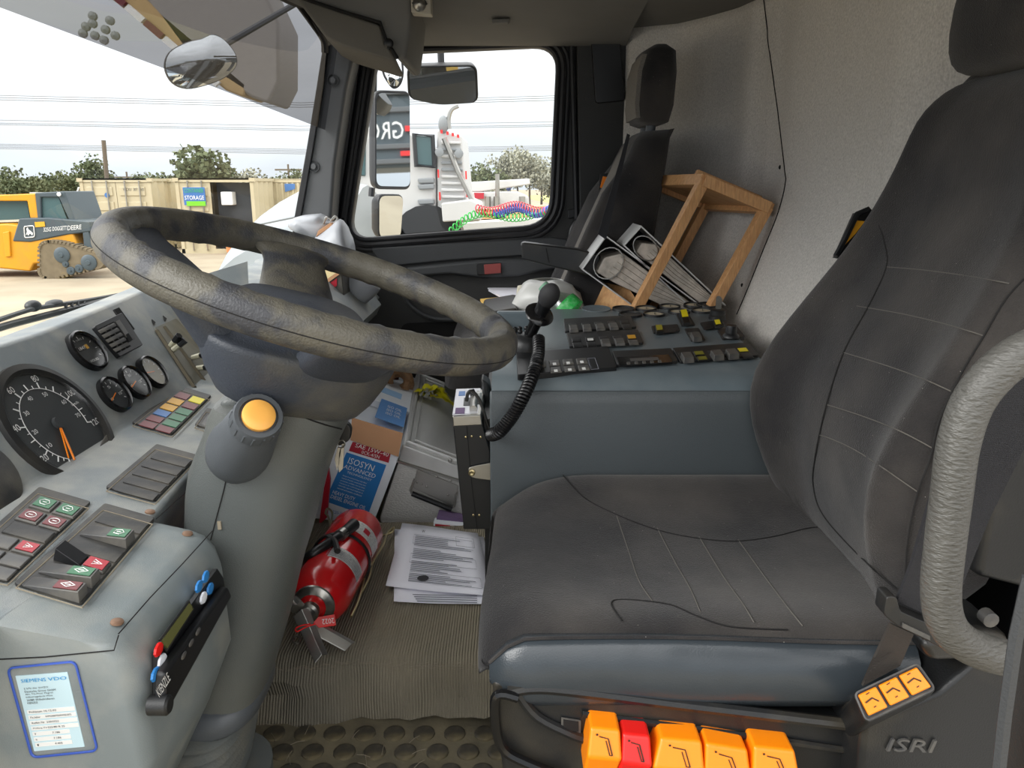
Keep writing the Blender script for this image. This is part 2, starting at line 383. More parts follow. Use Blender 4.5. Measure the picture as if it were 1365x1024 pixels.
# rear wall
WP = [(2.5, .33), (2.42, .335), (2.35, .47), (2.25, .535), (2.15, .585), (1.9, .635), (1.72, .645), (1.5, .66), (1.4, .665), (1.32, .71), (1.2, .80), (.3, .86)]
def rwx(Y, Z):
    x = interp(WP, Y)
    if Z < 1.1: x -= .27*(1.1-Z)*(1 if Y < 2.2 else max(0, (2.45-Y)/.25))
    x += .012*math.exp(-((Y-2.02)/.02)**2)+.01*math.exp(-((Y-1.95)/.05)**2)
    x -= .006*math.exp(-((Z-1.12)/.02)**2)*(Y < 1.7)
    return x
ww = MB(); YY = sorted(set([2.47-.03*i for i in range(73)])); ZZ = [.18+.0285*i for i in range(49)]
ww.loft([[V((rwx(y, z), y, z)) for z in ZZ] for y in YY], cap=False, open_ring=True)
rw = struct(ww.build('wall_rear', M['wall'], solid=.01, ang=80))
for (px, py) in ((1043, 223), (992, 381)):
    p = cast(bvh(ww), px, py, .006)
    if p: tag(MB().ell(p, (.003, .004, .005)).build('trim_hole', M['groove']), kind='structure')
wb = bvh(ww)
pth = [cast(wb, a, b, .0058) for a, b in px_dense(((1019, -10), (1030, 80), (1040, 150), (1049, 225), (1050, 245), (1040, 285), (1020, 335), (1000, 385), (985, 420)), 10)]
pth = [p for p in pth if p]
struct(MB().tube(pth, .0014, 6).build('trim_1', M['groove']))
# ceiling
cm = MB(); cm.loft([[V((wsx(y, ZC)+.01, y, ZC)), V((.95, y, ZC)), V((.95, y, ZC+.04)), V((wsx(y, ZC)+.01, y, ZC+.04))] for y in (.25, .6, .9, 1.2, 1.5, 1.8, 2.1, 2.3, 2.5)]); struct(cm.build('ceiling', M['ceil'], smooth=False))
# header above the door (rounded cloth transition)
hr = [[V((x, y, z)) for (y, z) in ((2.0, ZC+.005), (2.15, ZC-.006), (2.3, ZC-.02), (2.38, ZC-.036), (2.43, ZC-.045), (2.47, ZC-.04), (2.47, ZC+.03), (2.0, ZC+.03))] for x in (-.46, -.3, 0, .2, .335)]
struct(MB().loft(hr).build('trim_2', M['ceil']))
# windshield glass, seals, smoked band
wg = MB(); zz = [.87, 1.0, 1.2, 1.4, 1.56]; ys2 = [y for y in ys if y < 2.32]+[2.335]
wg.loft([[V((wsx(y, z), y, z)) for z in zz] for y in ys2], cap=False, open_ring=True)
struct(wg.build('window_1', M['glass'], ang=80))
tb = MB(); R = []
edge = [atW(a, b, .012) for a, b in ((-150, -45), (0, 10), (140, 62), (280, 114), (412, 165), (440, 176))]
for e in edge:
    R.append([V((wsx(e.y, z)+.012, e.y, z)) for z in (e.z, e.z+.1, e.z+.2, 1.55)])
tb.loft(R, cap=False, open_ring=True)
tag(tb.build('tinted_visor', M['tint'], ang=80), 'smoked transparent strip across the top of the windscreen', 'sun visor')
# exterior/firewall below the glass
fw = MB(); fw.loft([[V((interp(WB, y)-.0, y, .875)), V((interp(WB, y)+.01, y, .865)), V((interp(WB, y)+.02, y, .18)), V((interp(WB, y)-.05, y, .18)), V((interp(WB, y)-.04, y, .85))] for y in ys2])
struct(fw.build('wall_front', M['dash2']))
# A pillar
pil = MB(); pp = [(436, 42), (474, 66), (462, 120), (447, 220), (438, 345), (386, 345), (394, 290), (410, 200), (424, 120)]
pil.prism([atY(a, b, 2.33) for a, b in pp], (0, .1, 0)); pl_ = struct(pil.build('trim_3', M['pillar'], bev=.012, bseg=3))
pb = MB(); pb.prism([atY(a, b, 2.32) for a, b in ((429, 40), (439, 48), (437, 62), (430, 120), (417, 200), (401, 290), (395, 340), (386, 340), (392, 290), (408, 200), (421, 120), (430, 62))], (0, .03, 0))
struct(pb.build('trim_4', M['rubber'], bev=.003))
for (px, py) in ((444, 107), (418, 222)):
    c = atY(px, py, 2.327); t_ = MB(); t_.lathe(c, (0, -1, 0), [(.017, -.004), (.017, .001), (.0145, .001), (.013, -.001), (.0, -.001)], 18)
    struct(t_.build('trim_5', M['door2'])); struct(MB().lathe(c, (0, -1, 0), [(.009, -.001), (.009, .002), (.007, .004), (0, .004)], 14).build('trim_6', M['pillar']))
# passenger door
def densify(P, st):
    R = []
    for i, p in enumerate(P):
        q = P[(i+1) % len(P)]; k = max(1, int((q-p).length/st)); R += [p.lerp(q, j/k) for j in range(k)]
    return R
door = thing('door_1', None, None, (-.2, DY, .2)); door['kind'] = 'structure'
inner = densify(roundpoly([atY(503, 71, DY), atY(744, 60, DY), atY(733, 300, DY), atY(464, 320, DY)], [.05, .075, .085, .075], 7), .02)
def ringplate(inner, x0, x1, z0, z1, y, th):
    c = sum(inner, V())/len(inner); o = []
    for p in inner:
        d = p-c; t = 9
        if d.x > 0: t = min(t, (x1-c.x)/d.x)
        if d.x < 0: t = min(t, (x0-c.x)/d.x)
        if d.z > 0: t = min(t, (z1-c.z)/d.z)
        if d.z < 0: t = min(t, (z0-c.z)/d.z)
        zz_ = c.z+d.z*t; o.append(V((max(c.x+d.x*t, -.465-.215*max(0, 1.486-zz_)), y, zz_)))
    n = len(inner); m = MB(); i0 = [V((p.x, y, p.z)) for p in inner]
    m.loft([i0, o, [p+V((0, th, 0)) for p in o], [p+V((0, th, 0)) for p in i0]], closed=True); return m
m = ringplate(inner, -.66, .338, .2, 1.53, DY, .05); m.build('door_panel', M['door'], door)
def offs(P, d):
    c = sum(P, V())/len(P); R = []; n = len(P)
    for i, p in enumerate(P):
        t = (P[(i+1) % n]-P[i-1]).normalized(); nn = t.cross(V((0, 1, 0)))
        if nn.dot(p-c) < 0: nn = -nn
        R.append(p+nn*d)
    return R
for d, r, yy, nm in ((.004, .009, DY-.006, 'window_seal'), (.020, .011, DY-.004, 'window_seal'), (.036, .008, DY-.002, 'frame_lip')):
    MB().tube([V((p.x, yy, p.z)) for p in offs(inner, d)], r, 8, closed=True).build(nm, M['rubber'], door)
struct(MB().poly([V((p.x, DY+.025, p.z)) for p in inner]).build('window_2', M['glass'], smooth=False))
# frame ridges between pillar and window
for k, (a, b) in enumerate((((478, 78), (446, 300)), ((486, 82), (456, 290)), ((762, 48), (770, 330)))):
    MB().tube([atY(*a, DY-.01), atY((a[0]+b[0])/2, (a[1]+b[1])/2, DY-.01), atY(*b, DY-.01)], .009, 8).build('frame_ridge', M['rubber'], door)
# arm rail of the door with the release recess and its red flag
rail = [(540, 357), (600, 351), (640, 347), (690, 345), (720, 348), (772, 345), (772, 356), (720, 362), (690, 369), (640, 371), (600, 366), (545, 370)]
MB().prism([atY(a, b, DY-.03) for a, b in rail], (0, .035, 0)).build('arm_rail', M['door2'], door, bev=.01, bseg=3)
rc = MB().prism([atY(a, b, DY-.034) for a, b in ((635, 352), (668, 350), (669, 366), (636, 367))], (0, .006, 0)).build('handle_recess', M['blackclean'], door, bev=.003)
MB().prism([atY(a, b, DY-.038) for a, b in ((645, 353), (668, 351), (668, 364), (646, 366))], (0, .008, 0)).build('release_flag', mat('dull red plastic', (140, 62, 60), .5), door, bev=.002)
up = [(492, 330), (735, 316), (775, 322), (775, 340), (690, 342), (600, 348), (510, 357)]
MB().prism([atY(a, b, DY-.012) for a, b in up], (0, .015, 0)).build('upper_trim', M['door2'], door, bev=.008)
lower = [(505, 375), (600, 372), (700, 372), (760, 375), (760, 470), (640, 470), (560, 430), (530, 400)]
MB().tube(smoothpath([atY(a, b, DY-.012) for a, b in ((535, 386), (545, 405), (565, 420), (590, 426), (640, 424))]), .008, 8).build('pocket_rim', M['door2'], door)
MB().prism(roundpoly([atY(a, b, DY-.006) for a, b in ((534, 431), (640, 428), (640, 500), (534, 500))], .03), (0, .01, 0)).build('door_pocket', M['groove'], door)
MB().tube(smoothpath([atY(a, b, DY-.03) for a, b in ((800, 283), (784, 287), (770, 296), (762, 308), (760, 330), (760, 360))]), .011, 10).build('grab_handle', M['blackclean'], door)
MB().prism([atY(a, b, DY-.01) for a, b in ((757, 280), (766, 278), (766, 290), (757, 292))], (0, .01, 0)).build('handle_mount', M['blackclean'], door, bev=.003)
# B pillar trim with raised rectangular cover
struct(MB().prism([atY(a, b, 2.43) for a, b in ((768, 45), (838, 40), (842, 420), (775, 420))], (0, .03, 0)).build('trim_7', M['door'], bev=.006))
struct(MB().prism(roundpoly([atY(a, b, 2.415) for a, b in ((788, 52), (826, 50), (834, 134), (794, 138))], .012), (0, .02, 0)).build('trim_8', M['blackclean'], bev=.003))
# overhead bin above the windscreen
ob = thing('overhead_bin', 'grey cloth overhead locker above the far end of the windscreen', 'overhead locker', atY(480, 20, 2.0))
MB().prism([atY(a, b, 2.0) for a, b in ((410, -40), (552, -40), (549, 12), (546, 45), (541, 80), (529, 78), (513, 55), (508, 31), (420, 4), (405, -10))], (0, .3, .0)).build('locker_body', M['ceil'], ob, bev=.012, bseg=3)
fl = MB(); 
MB().prism([atY(a, b, 1.99) for a, b in ((385, -25), (413, 1), (506, 33), (514, 57), (529, 80), (523, 82), (457, 62), (434, 50), (400, 5))], (-.02, .28, .0)).build('sun_visor_flap', M['visorcloth'], ob, bev=.015, bseg=3)
MB().tube([atY(a, b, 1.985) for a, b in ((402, -3), (455, 15), (507, 30), (514, 52), (530, 78))], .004, 6).build('seam_gap', M['groove'], ob)
MB().ell(atY(518, 58, 1.975), (.012, .006, .012)).build('flap_clip', M['blackclean'], ob)
dl = thing('dome_lamp', 'small white dome lamp on the headliner', 'lamp', atY(560, 8, 1.99))
MB().prism([atY(a, b, 1.97) for a, b in ((547, -12), (574, -12), (575, 19), (548, 17))], (0, .04, 0)).build('lamp_base', mat('lamp base', (170, 164, 150), .6), dl, bev=.003)
MB().lathe(atY(559, 6, 1.969), (0, -1, 0), [(.016, 0), (.014, .006), (.006, .012), (0, .013)], 16).build('lens', M['steel'], dl)
MB().tube(smoothpath([atY(a, b, 1.968) for a, b in ((550, 5), (553, 0), (560, -2), (566, 1), (569, 6))]), .002, 6).build('bezel', M['blackclean'], dl)
struct(MB().prism([atY(a, b, 2.2) for a, b in ((655, 25), (680, 24), (678, 30), (656, 31))], (0, .03, 0)).build('trim_9', M['ceil'], bev=.004))
# windscreen header seal
struct(MB().tube(smoothpath([atW(a, b, .01) for a, b in ((352, -60), (380, -20), (396, 2), (415, 28), (431, 52), (433, 70))]), .01, 8).build('trim_10', M['rubber']))

# ================================================================ OUTDOORS
GZ = -1.25
def G(px, py): return atZ(px, py, GZ)
struct(MB().box((0, 200, GZ-.05), (900, 420, .1)).build('ground', M['dirt'], smooth=False))
gs = MB().prism([V((8, 60, GZ)), V((200, 60, GZ)), V((300, 190, GZ)), V((0, 190, GZ))], (0, 0, .03)); tag(gs.build('grass_field', M['grass'], smooth=False), kind='structure')
# compact track loader
def onY(Y, L): return [atY(a, b, Y) for a, b in L]
ld = thing('track_loader', 'yellow and charcoal compact track loader parked on the dirt by the containers', 'loader', G(75, 368))
LY = G(80, 370).y
MB().prism(onY(LY, ((-60, 300), (10, 298), (40, 302), (95, 306), (105, 330), (100, 345), (45, 352), (40, 362), (0, 358), (-60, 358))), (0, 1.7, 0)).build('body', M['jdy'], ld, bev=.05)
MB().prism(onY(LY-.03, ((25, 291), (62, 290), (120, 295), (122, 309), (90, 313), (40, 323), (16, 322))), (0, 1.75, 0)).build('lift_arm', M['jdg'], ld, bev=.04)
MB().prism(onY(LY+.1, ((-60, 262), (47, 258), (52, 293), (40, 291), (36, 268), (-60, 268))), (0, 1.4, 0)).build('cab_frame', M['jdy'], ld, bev=.03)
MB().prism(onY(LY+.05, ((46, 257), (86, 255), (100, 294), (92, 294), (78, 263), (54, 263), (55, 294), (50, 294))), (0, 1.45, 0)).build('cab_rear', M['jdg'], ld, bev=.03)
MB().prism(onY(LY+.12, ((54, 263), (78, 263), (90, 294), (55, 294))), (0, 1.3, 0)).build('cab_glass', M['winglass'], ld)
MB().prism(onY(LY+.3, ((-60, 268), (36, 268), (40, 292), (-60, 296))), (0, 1, 0)).build('cab_window', M['winglass'], ld)
MB().prism(onY(LY-.02, ((110, 310), (118, 309), (124, 334), (112, 332))), (0, 1.5, 0)).build('rear_arm', M['jdg'], ld, bev=.02)
gr = MB()
for a, b in (((122, 308), (138, 307)), ((122, 316), (138, 315)), ((138, 306), (142, 352)), ((124, 308), (126, 328)), ((130, 330), (142, 329))): gr.tube(onY(LY+.2, (a, b)), .06, 6)
gr.build('rear_guard', M['jdg'], ld)
tp = roundpoly(onY(LY-.25, ((52, 322), (78, 322), (140, 340), (136, 356), (70, 372), (52, 368))), .28, 5)
MB().prism(tp, (0, .42, 0)).build('track', M['track'], ld, bev=.03)
tl = MB(); n = len(tp); L = 0
for i in range(n):
    a, b = tp[i], tp[(i+1) % n]; k = max(1, int((b-a).length/.11))
    for j in range(k):
        p = a.lerp(b, j/k); tl.box(p+V((0, .21, 0)), (.06, .46, .07), Matrix.Rotation(-atan2((b-a).z, (b-a).x), 3, 'Y'))
tag(tl.build('track_lug', M['track'], ld, smooth=False), kind='stuff')
for q, r in (((83, 340), .17), ((119, 350), .17), ((95, 361), .09), ((106, 358), .09), ((88, 352), .07)):
    MB().lathe(atY(*q, LY-.25), (0, -1, 0), [(r*1.2, -.02), (r*1.2, .03), (r, .05), (r*.4, .05), (r*.3, .08), (0, .08)], 18).build('track_wheel', M['jdg'], ld)
MB().prism(onY(LY-.05, ((3, 310), (12, 308), (14, 342), (7, 343))), (0, .05, 0)).build('front_post', M['jdy'], ld, bev=.02)
MB().lathe(atY(79, 259, LY+.02), (0, -1, 0), [(.05, 0), (.05, .03), (0, .04)], 12).build('work_light', M['white'], ld)
t = MB(); e = LY-.045
t.text('325G', atY(58, 309, e), atY(68, 308.5, e), atY(58, 303.5, e)); t.text('DOGGETT', atY(70, 308, e), atY(89, 306.5, e), atY(70, 302.5, e)); t.text('DEERE', atY(90, 307, e), atY(108.5, 305.5, e), atY(90, 301, e))
sh = roundpoly(onY(e, ((32, 302), (45, 301), (46, 316), (33, 317))), .05); t.tube(sh, .013, 4, closed=True)
dr = onY(e, ((34, 314), (36, 309), (35, 305), (37, 303), (38, 306), (41, 308), (44, 311), (43, 314), (40, 311), (38, 314), (36, 312))); t.poly(dr)
t.build('lettering', M['white'], ld, smooth=False)
MB().prism(onY(e, ((46, 296), (59, 295.5), (60, 302), (47, 303))), (0, .01, 0)).build('caution_decal', M['amber'], ld)
# shipping containers
def container(px0, px1, pyb, label, kind, top, W=2.44, Lr=6.1, name='shipping_container'):
    b0 = G(px0, pyb); b1 = G(px1, pyb); Y = b0.y; x0, x1 = b0.x, b1.x; h = 2.59
    c = thing(name, label, 'container', ((x0+x1)/2, Y, GZ))
    f = MB()
    for x in (x0+.06, x1-.06): f.box((x, Y+.05, GZ+h/2), (.12, .1, h))
    f.box(((x0+x1)/2, Y+.05, GZ+h-.07), (x1-x0, .1, .14)); f.box(((x0+x1)/2, Y+.05, GZ+.08), (x1-x0, .1, .16))
    f.box(((x0+x1)/2, Y+Lr/2, GZ+h-.03), (x1-x0-.05, Lr, .06))
    for x in (x0, x1):
        f.box((x, Y+Lr/2, GZ+h-.05), (.08, Lr, .1)); f.box((x, Y+Lr/2, GZ+.08), (.08, Lr, .12))
    for x in (x0+.03, x1-.03): f.box((x, Y+.02, GZ+h-.06), (.2, .12, .13))
    f.build('frame', M['cont'], c, smooth=False)
    for x in (x0, x1):
        s_ = MB(); pts = []; n = int(Lr/.28)
        for i in range(n+1):
            y = Y+.1+i*(Lr-.1)/n; pts.append(V((x+(.03 if i % 2 else -.03), y, GZ+.1)))
        s_.loft([[p for p in pts], [p+V((0, 0, h-.2)) for p in pts]], cap=False, open_ring=True); s_.build('side_wall', M['cont'], c, smooth=False)
    return c, x0, x1, Y, h
def cdoor(c, xa, xb, Y, h, rods=2):
    d = MB().box(((xa+xb)/2, Y+.05, GZ+h/2), (xb-xa, .04, h-.3)).build('door', M['cont'], c, smooth=False)
    for k in range(4):
        z = GZ+.35+k*(h-.5)/4+.1; MB().box(((xa+xb)/2, Y+.02, z+.12), ((xb-xa)*.8, .05, .32)).build('door_rib', M['cont'], d, bev=.04)
    for k in range(rods):
        x = xa+(xb-xa)*(.3+.45*k); MB().tube([(x, Y-.03, GZ+.1), (x, Y-.03, GZ+h-.08)], .028, 6).build('lock_rod', M['steel'], d)
    return d
c, x0, x1, Y, h = container(118, 211, 335, 'cream shipping container with closed doors behind the track loader', 0, 238)
cdoor(c, x0+.12, (x0+x1)/2-.01, Y, h); cdoor(c, (x0+x1)/2+.01, x1-.12, Y, h)
t = MB(); t.text('WCXU', (x0+1.55, Y-.01, GZ+2.15), (x0+1.85, Y-.01, GZ+2.15), (x0+1.55, Y-.01, GZ+2.25)); t.text('307 1165', (x0+1.92, Y-.01, GZ+2.15), (x0+2.3, Y-.01, GZ+2.15), (x0+1.92, Y-.01, GZ+2.25)); t.build('lettering', M['ink'], c, smooth=False)
MB().lathe((x0+.95, Y-.01, GZ+2.0), (0, -1, 0), [(.09, 0), (.09, .01), (0, .01)], 14).build('round_decal', M['bluel'], c)
c, x0, x1, Y, h = container(243, 345, 338, 'cream shipping container with one door open and stored goods inside', 1, 238)
cdoor(c, x0+.12, x0+1.2, Y, h)
MB().box((x0+1.9, Y+3, GZ+h/2), (1.3, 5, h-.3)).build('interior', M['contdk'], c, smooth=False)
MB().box((x0+.66, Y-.06, GZ+1.98), (.76, .02, .6)).build('sign', M['bluel'], c, smooth=False)
MB().box((x0+.7, Y-.075, GZ+1.73), (.66, .02, .16)).build('sign_stripe', mat('lime', (110, 190, 40), .5), c, smooth=False)
t = MB(); t.text('CONTAINER', (x0+.33, Y-.09, GZ+2.1), (x0+1.0, Y-.09, GZ+2.1), (x0+.33, Y-.09, GZ+2.24)); t.build('lettering', mat('sign green', (60, 170, 90), .5), c, smooth=False)
t = MB(); t.text('STORAGE', (x0+.33, Y-.09, GZ+1.86), (x0+1.0, Y-.09, GZ+1.86), (x0+.33, Y-.09, GZ+2.0)); t.build('lettering', M['white'], c, smooth=False)
MB().box((x0+2.0, Y+.1, GZ+.4), (.7, .8, .8)).build('stored_sack', mat('orange sack', (200, 130, 80), .8), c, bev=.1)
MB().box((x0+1.75, Y+.2, GZ+1.9), (.4, .4, .45)).build('stored_carton', M['white'], c, bev=.03)
c, x0, x1, Y, h = container(213, 236, 331, 'narrow view of a cream container side between two others', 2, 240)
c, x0, x1, Y, h = container(349, 440, 331, 'cream ribbed container beside the windscreen pillar, small blue sign on it', 3, 240)
MB().box(((x0+x1)/2, Y+.06, GZ+h/2), (x1-x0-.1, .03, h-.3)).build('end_wall', M['cont'], c, smooth=False)
for k in range(12): MB().box((x0+.15+k*.2, Y+.03, GZ+h/2), (.08, .05, h-.3)).build('wall_rib', M['cont'], c, smooth=False)
q = onY(Y-.02, ((379, 245), (393, 245), (393, 252), (380, 256))); MB().prism(q, (0, .02, 0)).build('sign', M['bluel'], c)
# white car roof seen over the dash
ch = thing('white_van', 'white vehicle with a curved roof outside the windscreen beside the pillar', 'vehicle', (-2.2, 8, GZ))
sec = []
for i in range(9):
    y = 7.6+i*.3; k = 1-((i-4)/4.6)**2*.25
    sec.append([V((x, y, GZ+(z-GZ)*k)) for x, z in ((-3.0, GZ), (-3.0, .35), (-2.9, .62), (-2.72, .80), (-2.5, .95), (-2.25, 1.08), (-1.9, 1.17), (-1.6, 1.1), (-1.55, GZ))])
MB().loft(sec).build('body', M['vanw'], ch, ang=60)
MB().tube([V((-2.86, 7.59, .60)), V((-2.5, 7.59, .72)), V((-2.0, 7.59, .82)), V((-1.6, 7.59, .84))], .012, 5).build('panel_gap', M['grill'], ch)
# post, wires, pylons
tag(MB().tube([atY(138, 187, 60), atY(143, 245, 60), V((atY(143, 245, 60).x, 60, GZ))], .16, 8).build('wooden_post', M['bark']), 'tall bare wooden post above the loader', 'post')
for k, (ya, yb, ys_) in enumerate(((127, 137, (0, 3, 6)), (160, 168, (0, 4, 6)), (192, 199, (0, 2, 4, 6)))):
    for j, d in enumerate(ys_):
        p = [atY(-400, ya+d-8, 120), atY(0, ya+d, 120), atY(400, yb+d, 120), atY(760, ya+d+(2 if k else 0)-4*0, 120), atY(1000, ya+d-8, 120)]
        o = MB().tube(p, .055, 4).build('power_line', M['wire']); tag(o, ('top', 'second', 'third', 'fourth')[j]+' wire of the '+('highest', 'middle', 'lowest')[k]+' bundle of overhead power lines', 'power line', ('highest', 'middle', 'lowest')[k]+' bundle of power lines')
for q, hh in (((171, 240), 229), ((300, 240), 222), ((386, 240), 219)):
    b = atY(q[0], 250, 150); tp_ = atY(q[0], hh, 150)
    pm = MB(); pm.tube([V((b.x, 150, GZ)), V((b.x, 150, tp_.z))], .18, 6); pm.box((b.x, 150, tp_.z-1), (5, .3, .3)); 
    tag(pm.build('utility_pole', M['bark']), {171: 'far utility pole above the first container', 300: 'far utility pole above the open container', 386: 'far utility pole near the windscreen pillar'}[q[0]], 'utility pole')
# trees
def tree(x, y, hgt, wid, mt, label, group, n=900, z0=0):
    r = thing('tree', label, 'tree', (x, y, GZ), group)
    f = MB(); blobs = [(random.uniform(-.3, .3)*wid, random.uniform(-.2, .2)*wid, random.uniform(.45, .8)*hgt, random.uniform(.22, .36)*wid) for _ in range(7)]
    for i in range(n):
        bx, by, bz, br = random.choice(blobs); a = random.uniform(0, 2*pi); e_ = random.uniform(-1, 1); rr = br*random.uniform(.5, 1)
        c = V((x+bx+rr*cos(a)*sqrt(1-e_*e_), y+by+rr*sin(a)*sqrt(1-e_*e_), GZ+max(.2, bz+rr*e_*hgt/wid*.9)))
        s_ = wid*.034; u = V((random.uniform(-1, 1), random.uniform(-1, 1), random.uniform(-1, 1))).normalized()*s_; w_ = u.cross(V((random.uniform(-1, 1), random.uniform(-1, 1), random.uniform(-1, 1)))).normalized()*s_
        f.poly([c-u, c+w_, c+u, c-w_])
    f.build('foliage', mt, r, smooth=False)
    MB().tube([(x, y, GZ), (x, y, GZ+hgt*.6)], [.02*wid+.05, .05], 6).build('trunk', M['bark'], r)
for i in range(26):
    px = -70+i*20+random.uniform(-5, 5); Y = random.uniform(62, 80); p = atY(px, 250, Y)
    tree(p.x, Y, random.uniform(2.6, 3.9), random.uniform(3, 4.2), M['leaf'], 'scrubby green tree in the far row beyond the yard', 'far trees beyond the yard')
for px, H_, W_, lb in ((35+90, 4.6, 3.5, 'taller dark tree rising above the first container'), (270, 5.4, 6, 'broad leafy tree above the open container'), (325, 4, 4, 'thin bare tree right of the broad leafy tree')):
    p = atY(px, 250, 66); tree(p.x, 66, H_, W_, M['leaf'] if px != 325 else M['leaf2'], lb, None, 1500)
for i, px in enumerate((640, 655, 672, 690, 706, 722, 742, 765)):
    Y = 75+random.uniform(-5, 5); p = atY(px, 250, Y); big = px > 660
    tree(p.x, Y, 5.6 if 670 < px < 730 else 4, 4.2, M['leaf2'] if px > 660 else M['leaf'], 'hazy grey tree beyond the grass, seen through the door window', 'hazy trees in the door window', 1100)
# fence posts
fm = MB()
for px in (106, 109): pass
fe = thing('chain_link_fence', 'low chain link fence with rails behind the loader', 'fence', atY(90, 262, 40))
MB().tube([atY(40, 258, 40), atY(118, 258, 40)], .06, 5).build('rail', M['steel'], fe); MB().tube([atY(104, 285, 40), atY(103, 258, 40), atY(106, 250, 40)], .07, 5).build('post', M['steel'], fe)
MB().prism([atY(98, 272, 41), atY(118, 272, 41), atY(118, 300, 41), atY(98, 300, 41)], (0, .1, 0)).build('screen', M['contdk'], fe)
# white crane truck through the door window
TY = 11.0
tk = thing('crane_truck', 'white crane truck cab parked beyond the door window, side lettering on the door', 'truck', V((-1.6, TY, GZ)))
def W(L, Y=TY): return [atY(a, b, Y) for a, b in L]
MB().prism(W(((440, 185), (462, 172), (500, 168), (550, 176), (560, 190), (580, 195), (583, 318), (555, 322), (540, 345), (440, 345))), (0, 2.3, 0)).build('cab_body', M['truckw'], tk, bev=.06)
MB().prism(W(((552, 180), (576, 182), (578, 222), (556, 220)), TY-.04), (0, .1, 0)).build('side_window', M['winglass'], tk, bev=.02)
MB().tube(W(((552, 179), (577, 181), (579, 223), (555, 221)), TY-.05), .035, 5, closed=True).build('window_frame', M['blackclean'], tk)
MB().prism(W(((477, 183), (487, 183), (487, 235), (479, 234)), TY-.04), (0, .1, 0)).build('door_window', M['winglass'], tk, bev=.02)
MB().prism(W(((462, 200), (472, 198), (472, 240), (460, 245)), TY-.04), (0, .1, 0)).build('windscreen', M['winglass'], tk, bev=.02)
for z in (238, 246, 266, 280): MB().prism(W(((556, z), (579, z-1), (579, z+6), (558, z+7)), TY-.06), (0, .08, 0)).build('side_rib', M['grill'], tk, bev=.02)
t = MB(); e = TY-.05
t.text('GROVE', atY(458, 283, e), atY(492, 283, e), atY(458, 276, e)); t.build('lettering', M['ink'], tk, smooth=False)
t = MB(); t.text('USDOT', atY(462, 297, e), atY(486, 297, e), atY(462, 291, e)); t.text('FORT WORTH', atY(470, 288.6, e), atY(484, 288.6, e), atY(470, 285.5, e)); t.build('small_lettering', M['inkgrey'], tk, smooth=False)
MB().lathe(atY(570, 322, TY-.1), (0, 1, 0), [(.5, 0), (.5, .5), (0, .5)], 20).build('wheel', M['blackclean'], tk)
MB().lathe(atY(500, 335, TY-.1), (0, 1, 0), [(.5, 0), (.5, .5), (0, .5)], 20).build('wheel', M['blackclean'], tk)
cw = thing('ladder_rack', 'tall white slatted equipment tower with red reflective tape behind the truck cab', 'equipment tower', V((-.9, TY, GZ)))
MB().prism(W(((582, 172), (615, 180), (623, 265), (638, 272), (641, 295), (583, 300))), (0, 1.6, 0)).build('tower_body', M['truckw'], cw, bev=.03)
for k in range(9):
    z = 188+k*9; MB().prism(W(((588, z), (614+k*.7, z+1), (614+k*.7, z+4), (588, z+4)), TY-.06), (0, .08, 0)).build('slat', M['grill'] if k in (1, 3, 4) else M['truckw'], cw, bev=.01)
rt = MB()
for q in ((587, 173), (595, 175), (602, 177), (609, 179)): rt.prism(W(((q[0], q[1]), (q[0]+3, q[1]+.5), (q[0]+3, q[1]+5), (q[0], q[1]+4.5)), TY-.07), (0, .02, 0))
for q in ((583, 226), (585, 256), (620, 228), (621, 252), (605, 285), (637, 275)): rt.prism(W(((q[0], q[1]), (q[0]+2, q[1]), (q[0]+2.5, q[1]+11), (q[0]+.5, q[1]+11)), TY-.08), (0, .02, 0))
rt.build('red_tape', M['red'], cw)
MB().tube(W(((592, 184), (610, 228), (630, 268)), TY-.1), .035, 6).build('brace', M['steel'], cw)
MB().tube(smoothpath(W(((599, 172), (598, 158), (602, 146), (611, 141)), TY)), .03, 6).build('exhaust_stack', M['steel'], cw)
MB().ell(atY(591, 166, TY), (.07, .06, .12)).build('work_lamp', M['grill'], cw)
for q in ((586, 203), (612, 205)): MB().lathe(atY(*q, TY-.1), (0, -1, 0), [(.06, 0), (.06, .04), (.03, .05), (0, .05)], 12).build('reel', M['grill'], cw)
MB().prism(W(((588, 271), (627, 266), (640, 272), (641, 293), (590, 296)), TY-.5), (0, .5, 0)).build('tool_box', M['truckw'], cw, bev=.02)
bt = thing('boom_truck', 'white boom truck in the distance on the yard, right of the tower', 'truck', atY(680, 280, 30))
def W3(L, Y=30): return [atY(a, b, Y) for a, b in L]
MB().prism(W3(((622, 243), (706, 238), (707, 246), (640, 256), (622, 256))), (0, 1.5, 0)).build('boom', M['truckw'], bt, bev=.05)
MB().prism(W3(((622, 256), (690, 255), (705, 262), (706, 290), (622, 290))), (0, 2.2, 0)).build('chassis', M['truckw'], bt, bev=.05)
MB().prism(W3(((632, 257), (645, 257), (645, 265), (633, 265)), 29.9), (0, .1, 0)).build('red_panel', M['redb'], bt)
for x in (650, 662, 696): MB().tube(W3(((x, 262), (x, 284)), 29.8), .12, 6).build('outrigger', M['steel'], bt)
MB().tube(W3(((663, 232), (663, 262)), 29.7), .08, 6).build('mast', M['steel'], bt)
for k, (a, b) in enumerate(((625, 272), (660, 300), (700, 276))):
    pass
tag(MB().prism(W3(((585, 300), (720, 292), (760, 300), (760, 345), (585, 345)), 14), (0, 2, 0)).build('flatbed_deck', mat('pale deck', (200, 200, 196), .6)), 'pale flat trailer deck beyond the door window sill', 'trailer')
tag(MB().prism(W3(((638, 280), (735, 274), (735, 290), (638, 292)), 15), (0, 1, 0)).build('timber_stack', M['wood']), 'low stack of tan timber on the trailer deck', 'timber')
